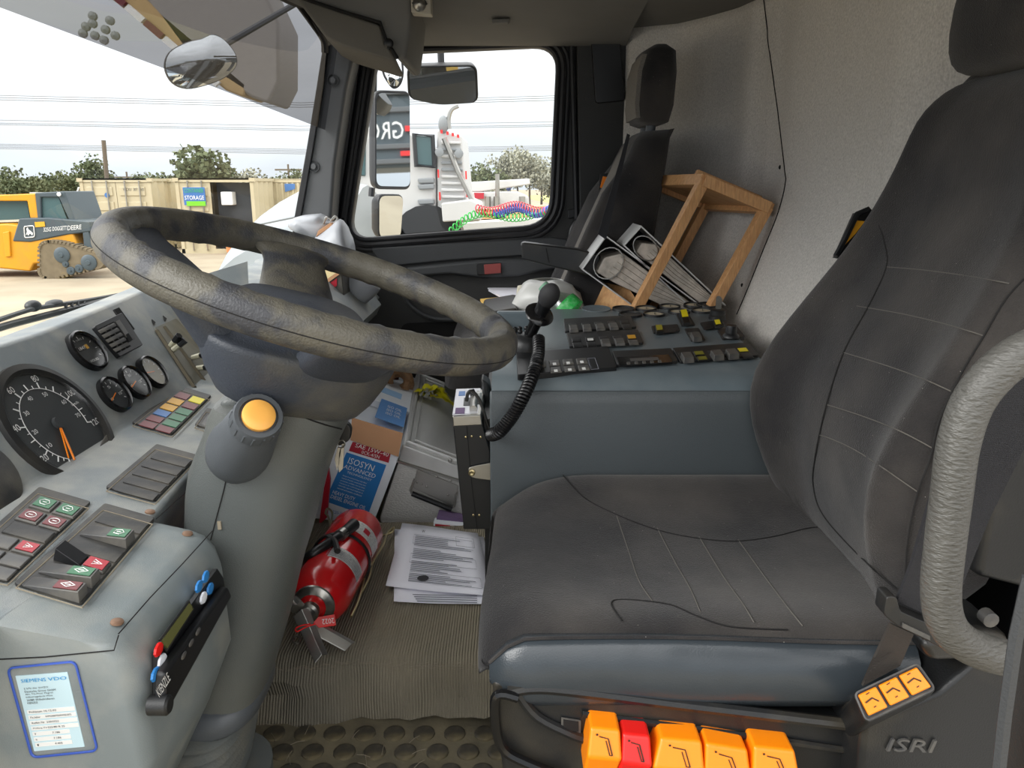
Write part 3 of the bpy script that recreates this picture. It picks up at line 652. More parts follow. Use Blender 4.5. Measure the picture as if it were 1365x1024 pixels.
for k, (c_, nm, y0) in enumerate((((200, 60, 70), 'red', 278), ((50, 90, 180), 'blue', 281), ((60, 180, 80), 'green', 286))):
    P = []; x0, x1 = ((636, 733), (660, 733), (600, 733))[k]
    for i in range(240):
        f = i/239; c0 = atY(x0+(x1-x0)*f, y0+4*sin(f*9+k)+(20*(1-f)**6 if k == 2 else 0), 9.5); P.append(c0+V((.03*cos(i*.7), .05*cos(i*.7), .05*sin(i*.7))))
    tag(MB().tube(P, .008, 5).build('air_hose', mat(nm+' hose', c_, .4)), nm+' coiled air hose stretched beyond the door window', 'air hose')
pr = thing('person', 'distant person in a hi-vis yellow vest working beyond the coiled hoses', 'person', atY(678, 282, 36))
bt0 = atY(678, 275, 36); 
MB().loft([[bt0+V((rx*cos(a)*1, ry*sin(a), z)) for a in [2*pi*i/10 for i in range(10)]] for (rx, ry, z) in ((.1, .1, -.7), (.13, .12, -.2), (.17, .12, 0), (.15, .11, .25), (.22, .13, .5), (.18, .12, .6), (.06, .06, .64), (.05, .05, .68), (.1, .11, .75), (.11, .12, .83), (.07, .08, .92), (.01, .01, .95))]).build('body', mat('dark clothes', (60, 70, 110), .8), pr)
MB().loft([[bt0+V((rx*cos(a), ry*sin(a), z)) for a in [2*pi*i/10 for i in range(10)]] for (rx, ry, z) in ((.19, .14, .05), (.18, .13, .3), (.24, .15, .5), (.19, .14, .61))], cap=False).build('hi_vis_vest', mat('hi-vis', (210, 240, 40), .6), pr)
# exterior mirrors on the passenger side
mY = 2.95
def mirror(name, label, outl, glass, Y, gn, th=.05):
    t_ = thing(name, label, 'mirror', atY(*outl[0], Y))
    c = atY(sum(a for a, b in glass)/len(glass), sum(b for a, b in glass)/len(glass), Y); gp_ = Plane(c, gn)
    gp = roundpoly([gp_(a, b) for a, b in glass], .028, 6)
    cc = sum(gp, V())/len(gp)
    hp = [cc+(p-cc)*1.07-gp_.n*.004 for p in gp]; bk = [cc+(p-cc)*.86-gp_.n*.055 for p in gp]
    MB().loft([[cc+(p-cc)*1.05+gp_.n*.0015 for p in gp], hp, [cc+(p-cc)*1.04-gp_.n*.03 for p in gp], bk]).build('housing', M['blackclean'], t_, bev=.003)
    MB().prism([p+gp_.n*.002 for p in gp], gp_.n*.002).build('mirror_glass', M['mirror'], t_, smooth=False)
    return t_
t_ = mirror('side_mirror', 'tall main exterior mirror outside the passenger window', None or ((488, 124),), ((501, 124), (545, 125), (546, 249), (501, 248)), mY, (.72, -.68, .03))
MB().tube([V((-.56, 2.5, 1.6)), atY(499, 50, mY+.04), atY(498, 124, mY+.04)], .012, 8).build('mirror_arm', M['blackclean'], t_); MB().tube([atY(496, 250, mY+.04), atY(495, 262, mY+.04)], .012, 8).build('mirror_arm', M['blackclean'], t_)
mirror('side_mirror', 'lower wide-angle exterior mirror below the tall one', ((486, 260),), ((505, 261), (537, 261), (533, 317), (505, 317)), mY, (.72, -.68, -.12))
t_ = mirror('kerb_mirror', 'wide kerb mirror hanging at the top of the passenger window', ((541, 83),), ((545, 90), (633, 88), (635, 136), (586, 139), (547, 131)), mY-.1, (.12, -.85, -.5))
MB().tube([V((-.26, 2.5, 1.6)), atY(586, 34, mY-.05), atY(588, 84, mY-.05)], .012, 8).build('mirror_arm', M['blackclean'], t_)
t_ = thing('round_mirror', 'small round mirror on a wire hoop outside the top corner of the passenger window', 'mirror', atY(520, 100, mY))
MB().tube(smoothpath([atY(a, b, mY) for a, b in ((508, 75), (511, 97), (518, 110), (525, 117), (533, 112), (537, 97), (535, 75))]), .004, 6).build('hoop', M['blackclean'], t_)
MB().lathe(atY(525, 106, mY), (.5, -1, -.1), [(.025, 0), (.023, .01), (0, .02)], 18).build('mirror_glass', M['mirror'], t_)
# crane body further back on the same side, seen in the tall mirror
cb2 = thing('crane', 'dark grey crane side panel with white lettering, seen only in the tall mirror', 'crane', (4.5, 3.2, .3))
MB().box((4.9, 2.95, 2.05), (.8, 1.9, 1.1)).build('body_panel', M['jdg'], cb2, bev=.03)
for z in (1.56, 1.70, 2.04, 2.2): MB().box((4.48, 2.95, z), (.05, 1.8, .05)).build('panel_rib', M['pillar'], cb2, bev=.01)
MB().box((4.47, 2.68, 1.86), (.04, .07, .05)).build('reflector', M['red'], cb2); MB().box((4.47, 2.65, 1.63), (.04, .13, .045)).build('reflector', M['red'], cb2)
t = MB(); t.text('GROVE', (4.46, 2.63, 1.77), (4.46, 2.08, 1.77), (4.46, 2.63, 1.93), (-1, 0, 0)); t.build('lettering', M['white'], cb2, smooth=False)
MB().box((5.6, 3.15, .1), (.3, .5, 2.8)).build('outrigger_box', M['pillar'], cb2, bev=.03)
# front blind-spot mirror on an arm ahead of the windscreen
fpp = Plane(atX(268, 85, -1.0), (.62, -.78, -.02)); fp = lambda a, b: fpp(a, b)
t_ = thing('front_mirror', 'rounded blind spot mirror on a black arm ahead of the windscreen', 'mirror', fp(268, 85))
ol = smoothpath([fp(a, b) for a, b in ((220, 90), (226, 70), (248, 57), (268, 52), (284, 46), (300, 54), (314, 72), (315, 88), (300, 103), (276, 113), (250, 118), (230, 110))], 4, True)
cc = sum(ol, V())/len(ol)
MB().loft([[cc+(p-cc)*k-fpp.n*h_ for p in ol] for k, h_ in ((1.0, -.001), (1.02, .006), (.9, .03), (.5, .045))]).build('housing', M['blackclean'], t_, ang=60)
MB().loft([[cc+(p-cc)*k*.985+fpp.n*(.001+h_) for p in ol] for k, h_ in ((1, 0), (.85, .006), (.6, .013), (.3, .018), (.05, .0195))]).build('mirror_glass', M['mirror'], t_, ang=80)
A_ = fp(300, 60)-fpp.n*.02
MB().tube([A_, A_.lerp(atX(420, -10, -.80), .5), atX(420, -10, -.80)], .011, 8).build('mirror_arm', M['blackclean'], t_)
# wipers on the cowl
wt = thing('windscreen_wiper', 'long wiper with slotted arm lying along the bottom of the windscreen', 'wiper', atW(90, 410, -.03))
MB().tube(smoothpath([atW(a, b, -.02) for a, b in ((-60, 460), (0, 437), (60, 421), (120, 406), (186, 389))]), .006, 6).build('blade', M['blackclean'], wt)
MB().tube(smoothpath([atW(a, b, -.025) for a, b in ((-60, 448), (0, 426), (40, 413), (60, 409), (120, 400), (186, 388))]), .004, 6).build('arm', M['door2'], wt)
for a in (88, 96, 104, 112, 120, 128): MB().tube([atW(a, 404-(a-88)*.12, -.025), atW(a, 411-(a-88)*.2, -.02)], .003, 5).build('arm_slot_bar', M['door2'], wt)
MB().ell(atW(44, 408, -.03), (.012, .015, .010)).build('pivot', M['blackclean'], wt); MB().ell(atW(72, 404, -.03), (.012, .02, .006)).build('pivot_cover', M['door2'], wt)
w2 = MB().tube(smoothpath([atW(a, b, -.03) for a, b in ((192, 390), (203, 376), (215, 370), (240, 362))]), .007, 6); tag(w2.build('wiper_arm', M['door2']), 'bent wiper arm standing up behind the steering wheel rim', 'wiper')
# windscreen reflection of a boom and lamps, built as solids behind the smoked strip
bm_ = thing('boom_reflection', 'windscreen reflection of a beige boom with red and white reflective tape, modelled as solids behind the smoked strip', 'boom reflection', atY(260, 80, 9))
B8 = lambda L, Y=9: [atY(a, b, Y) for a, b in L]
MB().prism(B8(((150, -60), (330, -60), (372, 30), (372, 110), (358, 138), (335, 130), (250, 75))), (0, .8, 0)).build('reflected_boom_section', M['boomtan'], bm_, bev=.04)
MB().prism(B8(((100, -40), (150, -40), (330, 112), (325, 130), (300, 120))), (0, .7, 0)).build('reflected_boom_edge', mat('reflected beam yellow', (190, 160, 110), .6), bm_, bev=.03)
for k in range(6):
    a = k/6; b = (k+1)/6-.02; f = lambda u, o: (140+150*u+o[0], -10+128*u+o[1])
    MB().prism(B8((f(a, (0, 0)), f(b, (0, 0)), f(b, (6, -6)), f(a, (6, -6))), 8.95), (0, .05, 0)).build('reflected_tape_stripe', M['redl'] if k % 2 == 0 else M['white'], bm_)
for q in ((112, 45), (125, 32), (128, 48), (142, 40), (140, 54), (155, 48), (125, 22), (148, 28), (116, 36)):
    MB().lathe(atY(*q, 8.9), (0, -1, 0), [(.045, 0), (.045, .04), (0, .06)], 10).build('reflected_lamp', M['grill'], bm_)  # mirrored lamps, part of the same reflection, added as small discs

# white scuffs along the worn edge of the mat
sc = MB(); random.seed(21)
for k in range(150):
    x = random.uniform(-.42, .0); p = V((x, 1.178+.02*noise.noise(V((x*6, 3, 0)))+random.gauss(0, .002), ZP-.004+random.gauss(0, .003))); d = V((random.uniform(.001, .004), 0, random.uniform(-.001, .001))); sc.tube([p-d, p+d], .0005, 4)
# ================================================================ DASHBOARD
shelf = Plane((-.561, 1.05, .762), (.2, 0, .98))
B1 = shelf(160, 572); T1 = atZ(53, 443, .903); B2 = shelf(250, 522); T2 = atZ(163, 399, .903)
slope = T1-V((B1.x, T1.y, B1.z))
spd = Plane.tri(B1, T1, B1+V((0, -.4, 0)))
gau = Plane.tri(B1, T1, B2)
B3 = V((-.645, 1.75, .735)); T3 = V((-.735, 1.62, .903))
lev = Plane.tri(B2, T2, B3)
dash = thing('dashboard', 'grey driver instrument dashboard with gauges and switch panels behind the steering wheel', 'dashboard', (-.6, .8, ZF))
def prof_(T, B, R, zb=.30):
    return [V(T), V(B), V(R), V((R[0]-.01, R[1], R[2]-.03)), V((R[0]-.1, R[1], .5)), V((-.70, R[1], zb)), V((-.76, R[1], zb)), V((-.75, T[1], .86)), V((T[0]-.05, T[1], T[2]-.004))]
Tn = V((T1.x-.0, .5, T1.z)); Bn = V((B1.x, .5, B1.z))
sh = lambda x, y: V((x, y, shelf.p.z-(x-shelf.p.x)*.2/.98))
db = MB().loft([prof_(Tn, Bn, sh(-.45, .5)), prof_(V((T1.x, .8, T1.z)), V((B1.x, .8, B1.z)), sh(-.41, .8)), prof_(T1, B1, sh(-.43, 1.05)), prof_(T2, B2, sh(-.50, 1.36)), prof_(T3, B3, V((-.60, 1.75, .72)))])
db.build('dash_body', M['dash'], dash, bev=.006, bseg=2, ang=25)
dbb = bvh(db)
# near console block with radio
blk = MB(); rp_ = [(-.62, .774-.003+.0), (-.361, .7205), (-.345, .714), (-.334, .700), (-.329, .68), (-.327, .59), (-.36, .51), (-.44, .35), (-.62, .30)]
def blk_ring(y, k=0): return [V((x-k*(.0 if i in (0, 8) else .0), y, z)) for i, (x, z) in enumerate([(-.62, .774), (-.561, .762)]+rp_[1:])]
blk.loft([[V((x, y, z)) for x, z in [(-.62, .762), (-.561, .7615)]+[(a-dx, b) for a, b in rp_[1:]]] for y, dx in ((.585, .012), (.592, .003), (.605, 0), (.70, -.002), (.79, -.001), (.805, .006), (.815, .03))])
blk.build('console_block', M['dash2'], dash, ang=50)
# cover plate seam lines and screws
sh_h = .0012
ln = lambda P, r=.0006: MB().tube([shelf(a, b, sh_h) for a, b in P], r, 5)
ln([(158, 845), (200, 797), (243, 752), (283, 708)]).build('cover_seam', M['groove'], dash)
ln([(208, 692), (240, 663), (266, 640)]).build('cover_seam', M['groove'], dash)
nearp = Plane((0, .585, 0), (0, -1, 0))
MB().tube([nearp(a, b, .0003) for a, b in ((-20, 880), (60, 876), (152, 867), (158, 847))], .0006, 5).build('cover_seam', M['groove'], dash)
for q in ((156, 830), (250, 712), (200, 683)):
    s_ = MB(); s_.lathe(shelf(*q), shelf.n, [(.0058, 0), (.0055, .0015), (.003, .0025), (0, .0022)], 14); s_.build('cover_screw', mat('rusty screw', (140, 112, 92), .5, .6), dash)
# generic helpers for panels
def rocker(pl, q, par, style=0, lens=None, name='rocker_switch', h=.004, tilt=0):
    """q: px quad TL,TR,BR,BL ; tilt raises one end"""
    m = MB(); b = [pl(*p, .0035) for p in q]; hh = [h, h+tilt, h+tilt, h]
    t = [pl(*p, .0035)+pl.n*hh[i] for i, p in enumerate(sub(q, .04, .96, .04, .96))]
    m.loft([b, t]); o = m.build(name, M['rocker'] if style == 0 else style, par, bev=.0008)
    if lens is not None:
        qq = sub(sub(q, .04, .96, .04, .96), *lens[1]); f = lambda a: h+tilt*a
        a0, a1 = lens[1][0], lens[1][1]
        P = [pl(*qq[i], .0035)+pl.n*(f((a0, a1, a1, a0)[i])+.0004) for i in range(4)]
        MB().prism(P, pl.n*.0006).build('switch_lens', lens[0], o)
        if len(lens) > 2:
            g = MB(); c = sum(P, V())/4; u = (P[1]-P[0])*.3; w_ = (P[3]-P[0])*.3
            loop = [c+u*cos(a)+w_*sin(a)+pl.n*.001 for a in [2*pi*i/lens[2] for i in range(lens[2])]]
            g.tube(loop, .0005, 4, closed=True); g.tube([c-u*.4+pl.n*.001, c+u*.4+pl.n*.001], .0005, 4); g.build('symbol', M['white'], o)
    return o
def swpanel(pl, q, name='switch_panel', r=.004, m='panel'):
    o = slab(pl, q, .0035, -.004, r).build(name, M[m], dash, bev=.001)
    rim = MB().tube([pl(*bil(q, a, b), .0035) for a, b in ((.01, .02), (.99, .02), (.99, .98), (.01, .98))], .0008, 5, closed=True); rim.build('panel_rim', M['dust'], o); return o
# warning light panel (2 x 6)
q = [(238, 519), (281, 532), (229, 584), (175, 569)]
P_ = swpanel(shelf, q)
cols = [('redl', 'yel'), ('amber', 'redl'), ('amber', 'green'), ('bluel', 'green'), ('redl', 'green'), ('redl', 'redl')]
for i in range(6):
    for j in range(2):
        b0 = .05+i*.152; qq = sub(q, .1+j*.42, .46+j*.42, b0, b0+.12)
        MB().prism([shelf(*p, .0036) for p in qq], shelf.n*.001).build('warning_lens', M[cols[i][j]], P_)
# blank panel (5 rows)
q = [(208, 598), (264, 613), (206, 674), (140, 656)]
P_ = swpanel(shelf, q)
for i in range(5):
    b0 = .05+i*.183; MB().prism([shelf(*p, .0036) for p in sub(q, .1, .9, b0, b0+.15)], shelf.n*.0012).build('blank_cover', M['panel'], P_, bev=.0005)
# left switch panel
q = [(52, 656), (121, 676), (8, 783), (-70, 765)]
P_ = swpanel(shelf, q)
rows = [('green', 'green'), ('redl', 'redl'), (None, None), (None, 'redb'), (None, None), ('redb', None)]
for i in range(6):
    b0 = .04+i*.155
    if i == 2: rocker(shelf, sub(q, .1, .92, b0, b0+.13), P_, M['panel'], None, h=.002); continue
    for j in range(2):
        qq = sub(q, .08+j*.44, .5+j*.44, b0, b0+.13); c_ = rows[i][j]
        rocker(shelf, qq, P_, 0, (M[c_], (.1, .9, .1, .9), (6, 12, 9, 3, 8, 3)[i]) if c_ else None, h=.0022)
# right switch panel with raised rockers
q = [(139, 678), (206, 697), (108, 813), (18, 786)]
P_ = swpanel(shelf, q)
MB().prism([shelf(*p, .0036) for p in sub(q, .08, .92, .04, .15)], shelf.n*.001).build('blank_cover', M['panel'], P_)
rocker(shelf, sub(q, .06, .92, .20, .32), P_, 0, (M['green'], (.55, .95, .1, .9), 5), h=.002, tilt=.009)
MB().prism([shelf(*p, .0036) for p in sub(q, .08, .92, .36, .48)], shelf.n*.001).build('blank_cover', M['panel'], P_)
rocker(shelf, sub(q, .08, .52, .50, .62), P_, M['blackclean'], None, h=.013, tilt=-.010)
rocker(shelf, sub(q, .52, .90, .50, .62), P_, 0, (M['redb'], (.05, .95, .05, .95), 3), h=.003, tilt=.0)
rocker(shelf, sub(q, .06, .92, .66, .78), P_, 0, (M['green'], (.5, .95, .1, .9), 4), h=.002, tilt=.009)
rocker(shelf, sub(q, .06, .92, .83, .95), P_, 0, (M['redl'], (.5, .95, .1, .9), 4), h=.002, tilt=.009)
# half hidden small switch beside the column
q = [(275, 549), (300, 555), (284, 580), (259, 571)]
P_ = swpanel(shelf, q); rocker(shelf, sub(q, .2, .8, .2, .8), P_)
# gauges -----------------------------------------------------------------------
def elpx(c, a, b, rot, n=32):  # ellipse in px: a along rot
    return [(c[0]+a*cos(t)*cos(rot)-b*sin(t)*sin(rot), c[1]+a*cos(t)*sin(rot)+b*sin(t)*cos(rot)) for t in [2*pi*i/n for i in range(n)]]
def gauge(pl, c, r, face, name='gauge', needle=None, num=True):
    C_ = pl(*c); n = pl.n; u = V((0, 1, 0)); u = (u-n*u.dot(n)).normalized(); w_ = n.cross(u)
    if w_.z < 0: w_ = -w_
    u = w_.cross(n)
    g = MB().lathe(C_, n, [(r*.86, -.002), (r*.86, .006), (r*.92, .009), (r, .007), (r*1.02, .0), (r*1.02, -.003)], 32, cap=False).build(name+'_bezel', M['blackgloss'], dash)
    MB().lathe(C_, n, [(r*.88, .001), (r*.88, .002), (0, .002)], 28).build('dial', face, g)
    pt = lambda a, rr, h=.0025: C_+(u*cos(a)+w_*sin(a))*rr*r+n*h
    t = MB()
    for k in range(9):
        a = radians(-30+k*30); t.tube([pt(a, .64), pt(a, .76)], .0005, 4)
    if num:
        for s_, a in num:
            a = radians(a); c0 = pt(a, .45); t.text(s_, c0-u*r*.12-w_*r*.08, c0+u*r*.12-w_*r*.08, c0-u*r*.12+w_*r*.08, n)
    t.build('dial_marks', M['white'], g, smooth=False)
    if needle is not None:
        a = radians(needle); MB().tube([pt(a, -.1, .0035), pt(a, .6, .0035)], .0008, 5).build('needle', M['orange'], g)
    MB().lathe(C_, n, [(r*.87, .0055), (0, .0056)], 28, cap=False).build('gauge_glass', M['clear'], g)
    return g, C_, u, w_, n
hm, C_, u, w_, n = gauge(gau, (115, 469), .033, M['dial'], 'hour_meter', None, None)
t = MB()
t.text('HOURS', C_-u*.010-w_*.018+n*.002, C_+u*.010-w_*.018+n*.002, C_-u*.010-w_*.014+n*.002, n); t.text('QUARTZ', C_-u*.007+w_*.018+n*.002, C_+u*.007+w_*.018+n*.002, C_-u*.007+w_*.021+n*.002, n); t.build('lettering', M['white'], hm, smooth=False)
t = MB(); t.prism([C_+u*a+w_*b+n*.002 for a, b in ((-.016, .003), (.002, .003), (.002, .010), (-.016, .010))], n*.0005); t.build('counter', M['blackgloss'], hm)
t = MB(); t.prism([C_+u*a+w_*b+n*.002 for a, b in ((.002, .003), (.009, .003), (.009, .010), (.002, .010))], n*.0005); t.build('counter_tenths', M['amber'], hm)
t = MB(); t.text('1847', C_-u*.015+w_*.004+n*.0026, C_+u*.001+w_*.004+n*.0026, C_-u*.015+w_*.009+n*.0026, n); t.build('digits', M['white'], hm, smooth=False)
gauge(gau, (151, 527), .029, M['dial'], 'gauge', 200, (('0', 200), ('5', 90), ('10', -10)))
gauge(gau, (178, 511), .029, M['dial'], 'gauge', 195, (('40', 190), ('80', 90), ('120', -10)))
gauge(gau, (202, 497), .029, M['dial2'], 'gauge', 170, None)
# speedometer: round bezel with a chord cut, dial on the upper part
C_ = spd(75, 566); n = spd.n; u = V((0, 1, 0)); w_ = n.cross(u); w_ = w_ if w_.z > 0 else -w_
r = .089
g = MB().lathe(C_, n, [(r*.84, -.002), (r*.84, .004), (r*.9, .008), (r, .006), (r*1.02, -.001), (r*1.02, -.004)], 48, cap=False).build('speedometer_bezel', M['black'], dash)
MB().lathe(C_, n, [(r*.86, .001), (r*.86, .0015), (0, .0015)], 40).build('dial', M['dial'], g)
ch = [C_+(u*cos(a)+w_*sin(a))*r*.86+n*.002 for a in [radians(-112+i*7) for i in range(0, 12)]]
MB().prism(ch, n*.004).build('lower_cover', M['panel'], g, bev=.001)
MB().lathe(spd(128, 622, .006), n, [(.008, 0), (.008, .004), (.006, .008), (0, .008)], 14).build('trip_knob', M['blackclean'], g)
t = MB(); pt = lambda a, rr, h=.0022: C_+(u*cos(radians(a))+w_*sin(radians(a)))*rr*r+n*h
AN = [(0, 238), (20, 205), (40, 165), (60, 115), (80, 70), (100, 24), (120, -18)]
ang = lambda v: interp(AN, v)
for v in range(0, 126, 5):
    a = ang(v); t.tube([pt(a, .60), pt(a, .70 if v % 10 == 0 else .65)], .0008 if v % 10 == 0 else .0005, 4)
t.tube([pt(ang(v), .60) for v in range(0, 126, 3)], .0005, 4)
for v in (20, 40, 60, 80, 100, 120):
    c0 = pt(ang(v), .77); wd = .006 if v < 100 else .0085; t.text(str(v), c0-u*wd-w_*.0045, c0+u*wd-w_*.0045, c0-u*wd+w_*.0045, n)
for v, s_ in ((20, '10'), (35, '20'), (50, '30'), (65, '40'), (82, '50'), (98, '60'), (113, '70')):
    c0 = pt(ang(v), .50); t.text(s_, c0-u*.0045-w_*.003, c0+u*.0045-w_*.003, c0-u*.0045+w_*.003, n)
c0 = pt(20, .62); t.text('km/h', c0-u*.004-w_*.008, c0+u*.012-w_*.008, c0-u*.004-w_*.004, n)
t.build('dial_marks', M['white'], g, smooth=False)
MB().tube([pt(250, .0, .004), pt(245, .62, .004)], .0014, 5).build('needle', M['orange'], g)
MB().tube([pt(250, .0, .004), pt(236, .60, .004)], .0009, 5).build('needle', M['orange'], g)
MB().lathe(C_, n, [(.009, .002), (.008, .006), (0, .006)], 14).build('needle_hub', M['dial'], g)
MB().lathe(C_, n, [(r*.85, .0065), (0, .0066)], 40, cap=False).build('gauge_glass', M['clear'], g)
# neighbouring gauge at the left edge
C2 = spd(-28, 636); MB().lathe(C2, n, [(.05, -.004), (.05, .003), (.046, .006), (0, .004)], 36).build('side_gauge', M['panel'], dash)
# air vent
q = [(121, 438), (158, 420), (186, 463), (155, 479)]
v_ = slab(gau, q, .004, -.004, .003).build('vent_frame', M['blackclean'], dash, bev=.001)
slab(gau, sub(q, .12, .72, .1, .88), .0045, .003).build('vent_cavity', M['groove'], v_)
for i in range(5):
    b0 = .13+i*.15; P = [gau(*p, .006) for p in sub(q, .13, .72, b0, b0+.06)]; MB().prism(P, gau.n*.003+V((0, 0, -.003))).build('vent_slat', M['panel'], v_)
for a0 in (.3, .5): MB().prism([gau(*p, .0045) for p in sub(q, a0, a0+.02, .12, .88)], gau.n*.002).build('vent_vane', M['panel'], v_)
slab(gau, sub(q, .78, .92, .12, .62), .0055, .004).build('vent_wheel_slot', M['rocker'], v_); slab(gau, sub(q, .8, .9, .55, .75), .011, .004).build('vent_thumbwheel', M['black'], v_)
slab(gau, [(150, 414), (157, 411), (178, 440), (172, 444)], .001, -.002).build('slot', M['groove'], dash)
# heater lever panel
q = [(203, 440), (232, 427), (300, 505), (262, 521)]
lp = slab(lev, q, .002, -.004, .004).build('lever_panel', mat('lever panel', (118, 116, 104), .6, col2=(90, 86, 72), c2amt=.5, c2scale=20), dash)
for a, b in (((209, 441), (259, 517)), ((219, 436), (275, 512))):
    MB().tube([lev(*a, .003), lev(*b, .003)], .004, 5).build('lever_slot', mat('brown slot', (84, 76, 58), .8), lp)
for k, (a, b) in enumerate((((226, 463), (239, 447)), ((229, 468), (247, 453)), ((256, 477), (278, 471)), ((262, 491), (284, 489)))):
    o = MB().tube([lev(*a, .004), lev(*a, .004).lerp(lev(*b, .035), .55)], [.005, .0055], 6).build('lever', mat('cream lever', (188, 184, 160), .5), lp, bev=.001)
    MB().tube([lev(*a, .004).lerp(lev(*b, .035), .5), lev(*b, .035)], [.0062, .0068], 6).build('lever_knob', M['blackclean'], o, bev=.001)
for p in ((204, 428), (219, 423), (283, 511), (270, 521)): MB().prism([lev(p[0]+a, p[1]+b, .001) for a, b in ((-2, -2), (3, 2), (1, 6), (-1, 2))], lev.n*.001).build('legend', M['groove'], lp)
# yellow warning sticker on the dash beyond the levers
q = [(241, 408), (290, 404), (300, 452), (252, 456)]
sp = Plane.tri(T3+V((0, -.05, 0)), B3+V((.01, -.05, 0)), T3+V((.25, .05, 0)))
sp = Plane((-.66, 1.62, .8), (.35, -1, .25))
MB().prism([sp(p[0], p[1], -.02) for p in ((205, 388), (330, 350), (340, 560), (258, 530))], sp.n*.018).build('dash_panel', M['dash'], dash)
stk = slab(sp, q, .001, -.001).build('warning_sticker', M['yellow'], dash)
t = MB(); t.tube([sp(*bil(q, a, b), .0014) for a, b in ((.06, .06), (.94, .06), (.94, .94), (.06, .94))], .0006, 4, closed=True)
for i, s_ in enumerate(('SAFETY', 'STEERING', 'IS RATED', 'WITH THE', 'SYSTEM')):
    b0 = .17+i*.155; wd = .12*len(s_) if i != 0 else .7
    t.text(s_, sp(*bil(q, .15, b0+.10), .0012), sp(*bil(q, min(.9, .15+wd), b0+.10), .0012), sp(*bil(q, .15, b0), .0012), sp.n)
t.build('sticker_text', M['ink'], stk, smooth=False)
# rating label on the near face
bl = [(10, 891), (100, 882), (130, 1001), (43, 1010)]
bp = roundpoly([nearp(*p, .001) for p in bl], .006)
MB().tube(bp, .0011, 5, closed=True).build('label_border', mat('blue line', (58, 88, 176), .5), dash)
q = [(22, 900), (91, 895), (114, 994), (47, 1000)]
lb = slab(nearp, q, .0006, -.001).build('rating_label', mat('pale blue label', (196, 222, 230), .4), dash)
t = MB(); e = .0009
def tx(t, s_, a0, a1, b0, b1): t.text(s_, nearp(*bil(q, a0, b1), e), nearp(*bil(q, a1, b1), e), nearp(*bil(q, a0, b0), e), nearp.n)
t = MB(); tx(t, 'SIEMENS', .06, .54, .06, .105); tx(t, 'VDO', .58, .94, .06, .105); t.build('label_title', mat('cyan ink', (30, 150, 210), .5), lb, smooth=False)
t = MB()
for i, (s_, a) in enumerate((('§ 57b der StVZO', .55), ('Deutsche Grove GmbH', .68), ('Abt. TG-Prod. Magnet', .62), ('Industriegelände West', .6), ('26389 Wilhelmshaven', .62), ('KIENZLE', .28))):
    b0 = .175+i*.038; tx(t, s_, .08, a, b0, b0+.026)
wl = MB()
for i in range(7):
    b0 = .47+i*.073; wl.prism([nearp(*p, .0007) for p in sub(q, .03, .96 if i < 4 else .76, b0, b0+.052)], nearp.n*.0003)
wl.build('label_fields', M['white'], lb)
for i, (s_, s2) in enumerate((('Prüfdatum', '10.12.02'), ('Fz.Idnr', 'WMG0007S0AW001875'), ('Reifen Nr', '23843S22'), ('Prüfung Zw', '525/80 R 25'), ('w', '7.186'), ('k', '7.186'), ('l', '4.405'))):
    b0 = .485+i*.073; tx(t, s_, .07, .07+.028*len(s_), b0, b0+.024); tx(t, s2, .36 if i < 4 else .42, (.36 if i < 4 else .42)+.03*len(s2), b0, b0+.024)
t.build('label_text', M['ink'], lb, smooth=False)
# radio / tachograph in the right face
rx = Plane((-.3225, .7, .64), (1, 0, 0))
rad = thing('car_radio', 'black radio tachograph with green display set in the side of the dashboard block', 'radio', rx(245, 850))
slab(rx, [(202, 868), (283, 758), (291, 770), (296, 800), (203, 955)], .002, -.004).build('radio_face', M['blackclean'], rad, bev=.001)
MB().prism([rx(*p, .002) for p in ((203, 897), (290, 781), (296, 795), (210, 945), (203, 938))], (.012, 0, 0)).build('drawer', M['blackclean'], rad, bev=.004, bseg=3)
MB().prism([rx(*p, .0021) for p in ((214, 853), (250, 803), (256, 812), (221, 866))], (.002, 0, 0)).build('display', mat('lcd green', (104, 106, 62), .3), rad)
MB().tube([rx(*p, .0035) for p in ((213, 854), (251, 802), (257, 813), (221, 868))], .0014, 5, closed=True).build('display_frame', M['black'], rad)
for p, mt, nm in (((273, 769), 'bl', ''), ((264, 782), 'bl', ''), ((279, 785), 'bl', ''), ((270, 797), 'gr', ''), ((210, 866), 'rd', ''), ((215, 881), 'gr', ''), ((206, 899), 'bl', '')):
    mm_ = {'bl': M['oilblue'], 'gr': M['carton'], 'rd': M['red']}[mt]
    c = rx(*p, .0025); MB().lathe(c, (1, 0, 0), [(.0075, 0), (.007, .002), (0, .003)], 8, sc=(.8, 1.1)).build('push_button', mm_, rad)
for p in ((264, 842), (255, 857), (245, 874)):
    c = rx(*p, .0145); MB().ell(c, (.001, .006, .003)).build('drawer_button', M['rocker'], rad)
t = MB(); t.text('KIENZLE', rx(212, 930, .0147), rx(227, 906, .0147), rx(207, 920, .0147), rx.n); t.build('lettering', M['white'], rad, smooth=False)
MB().lathe(rx(206, 940, .004), (1, 0, 0), [(.009, -.004), (.009, .012), (.007, .014), (0, .014)], 18).build('volume_knob', M['black'], rad)
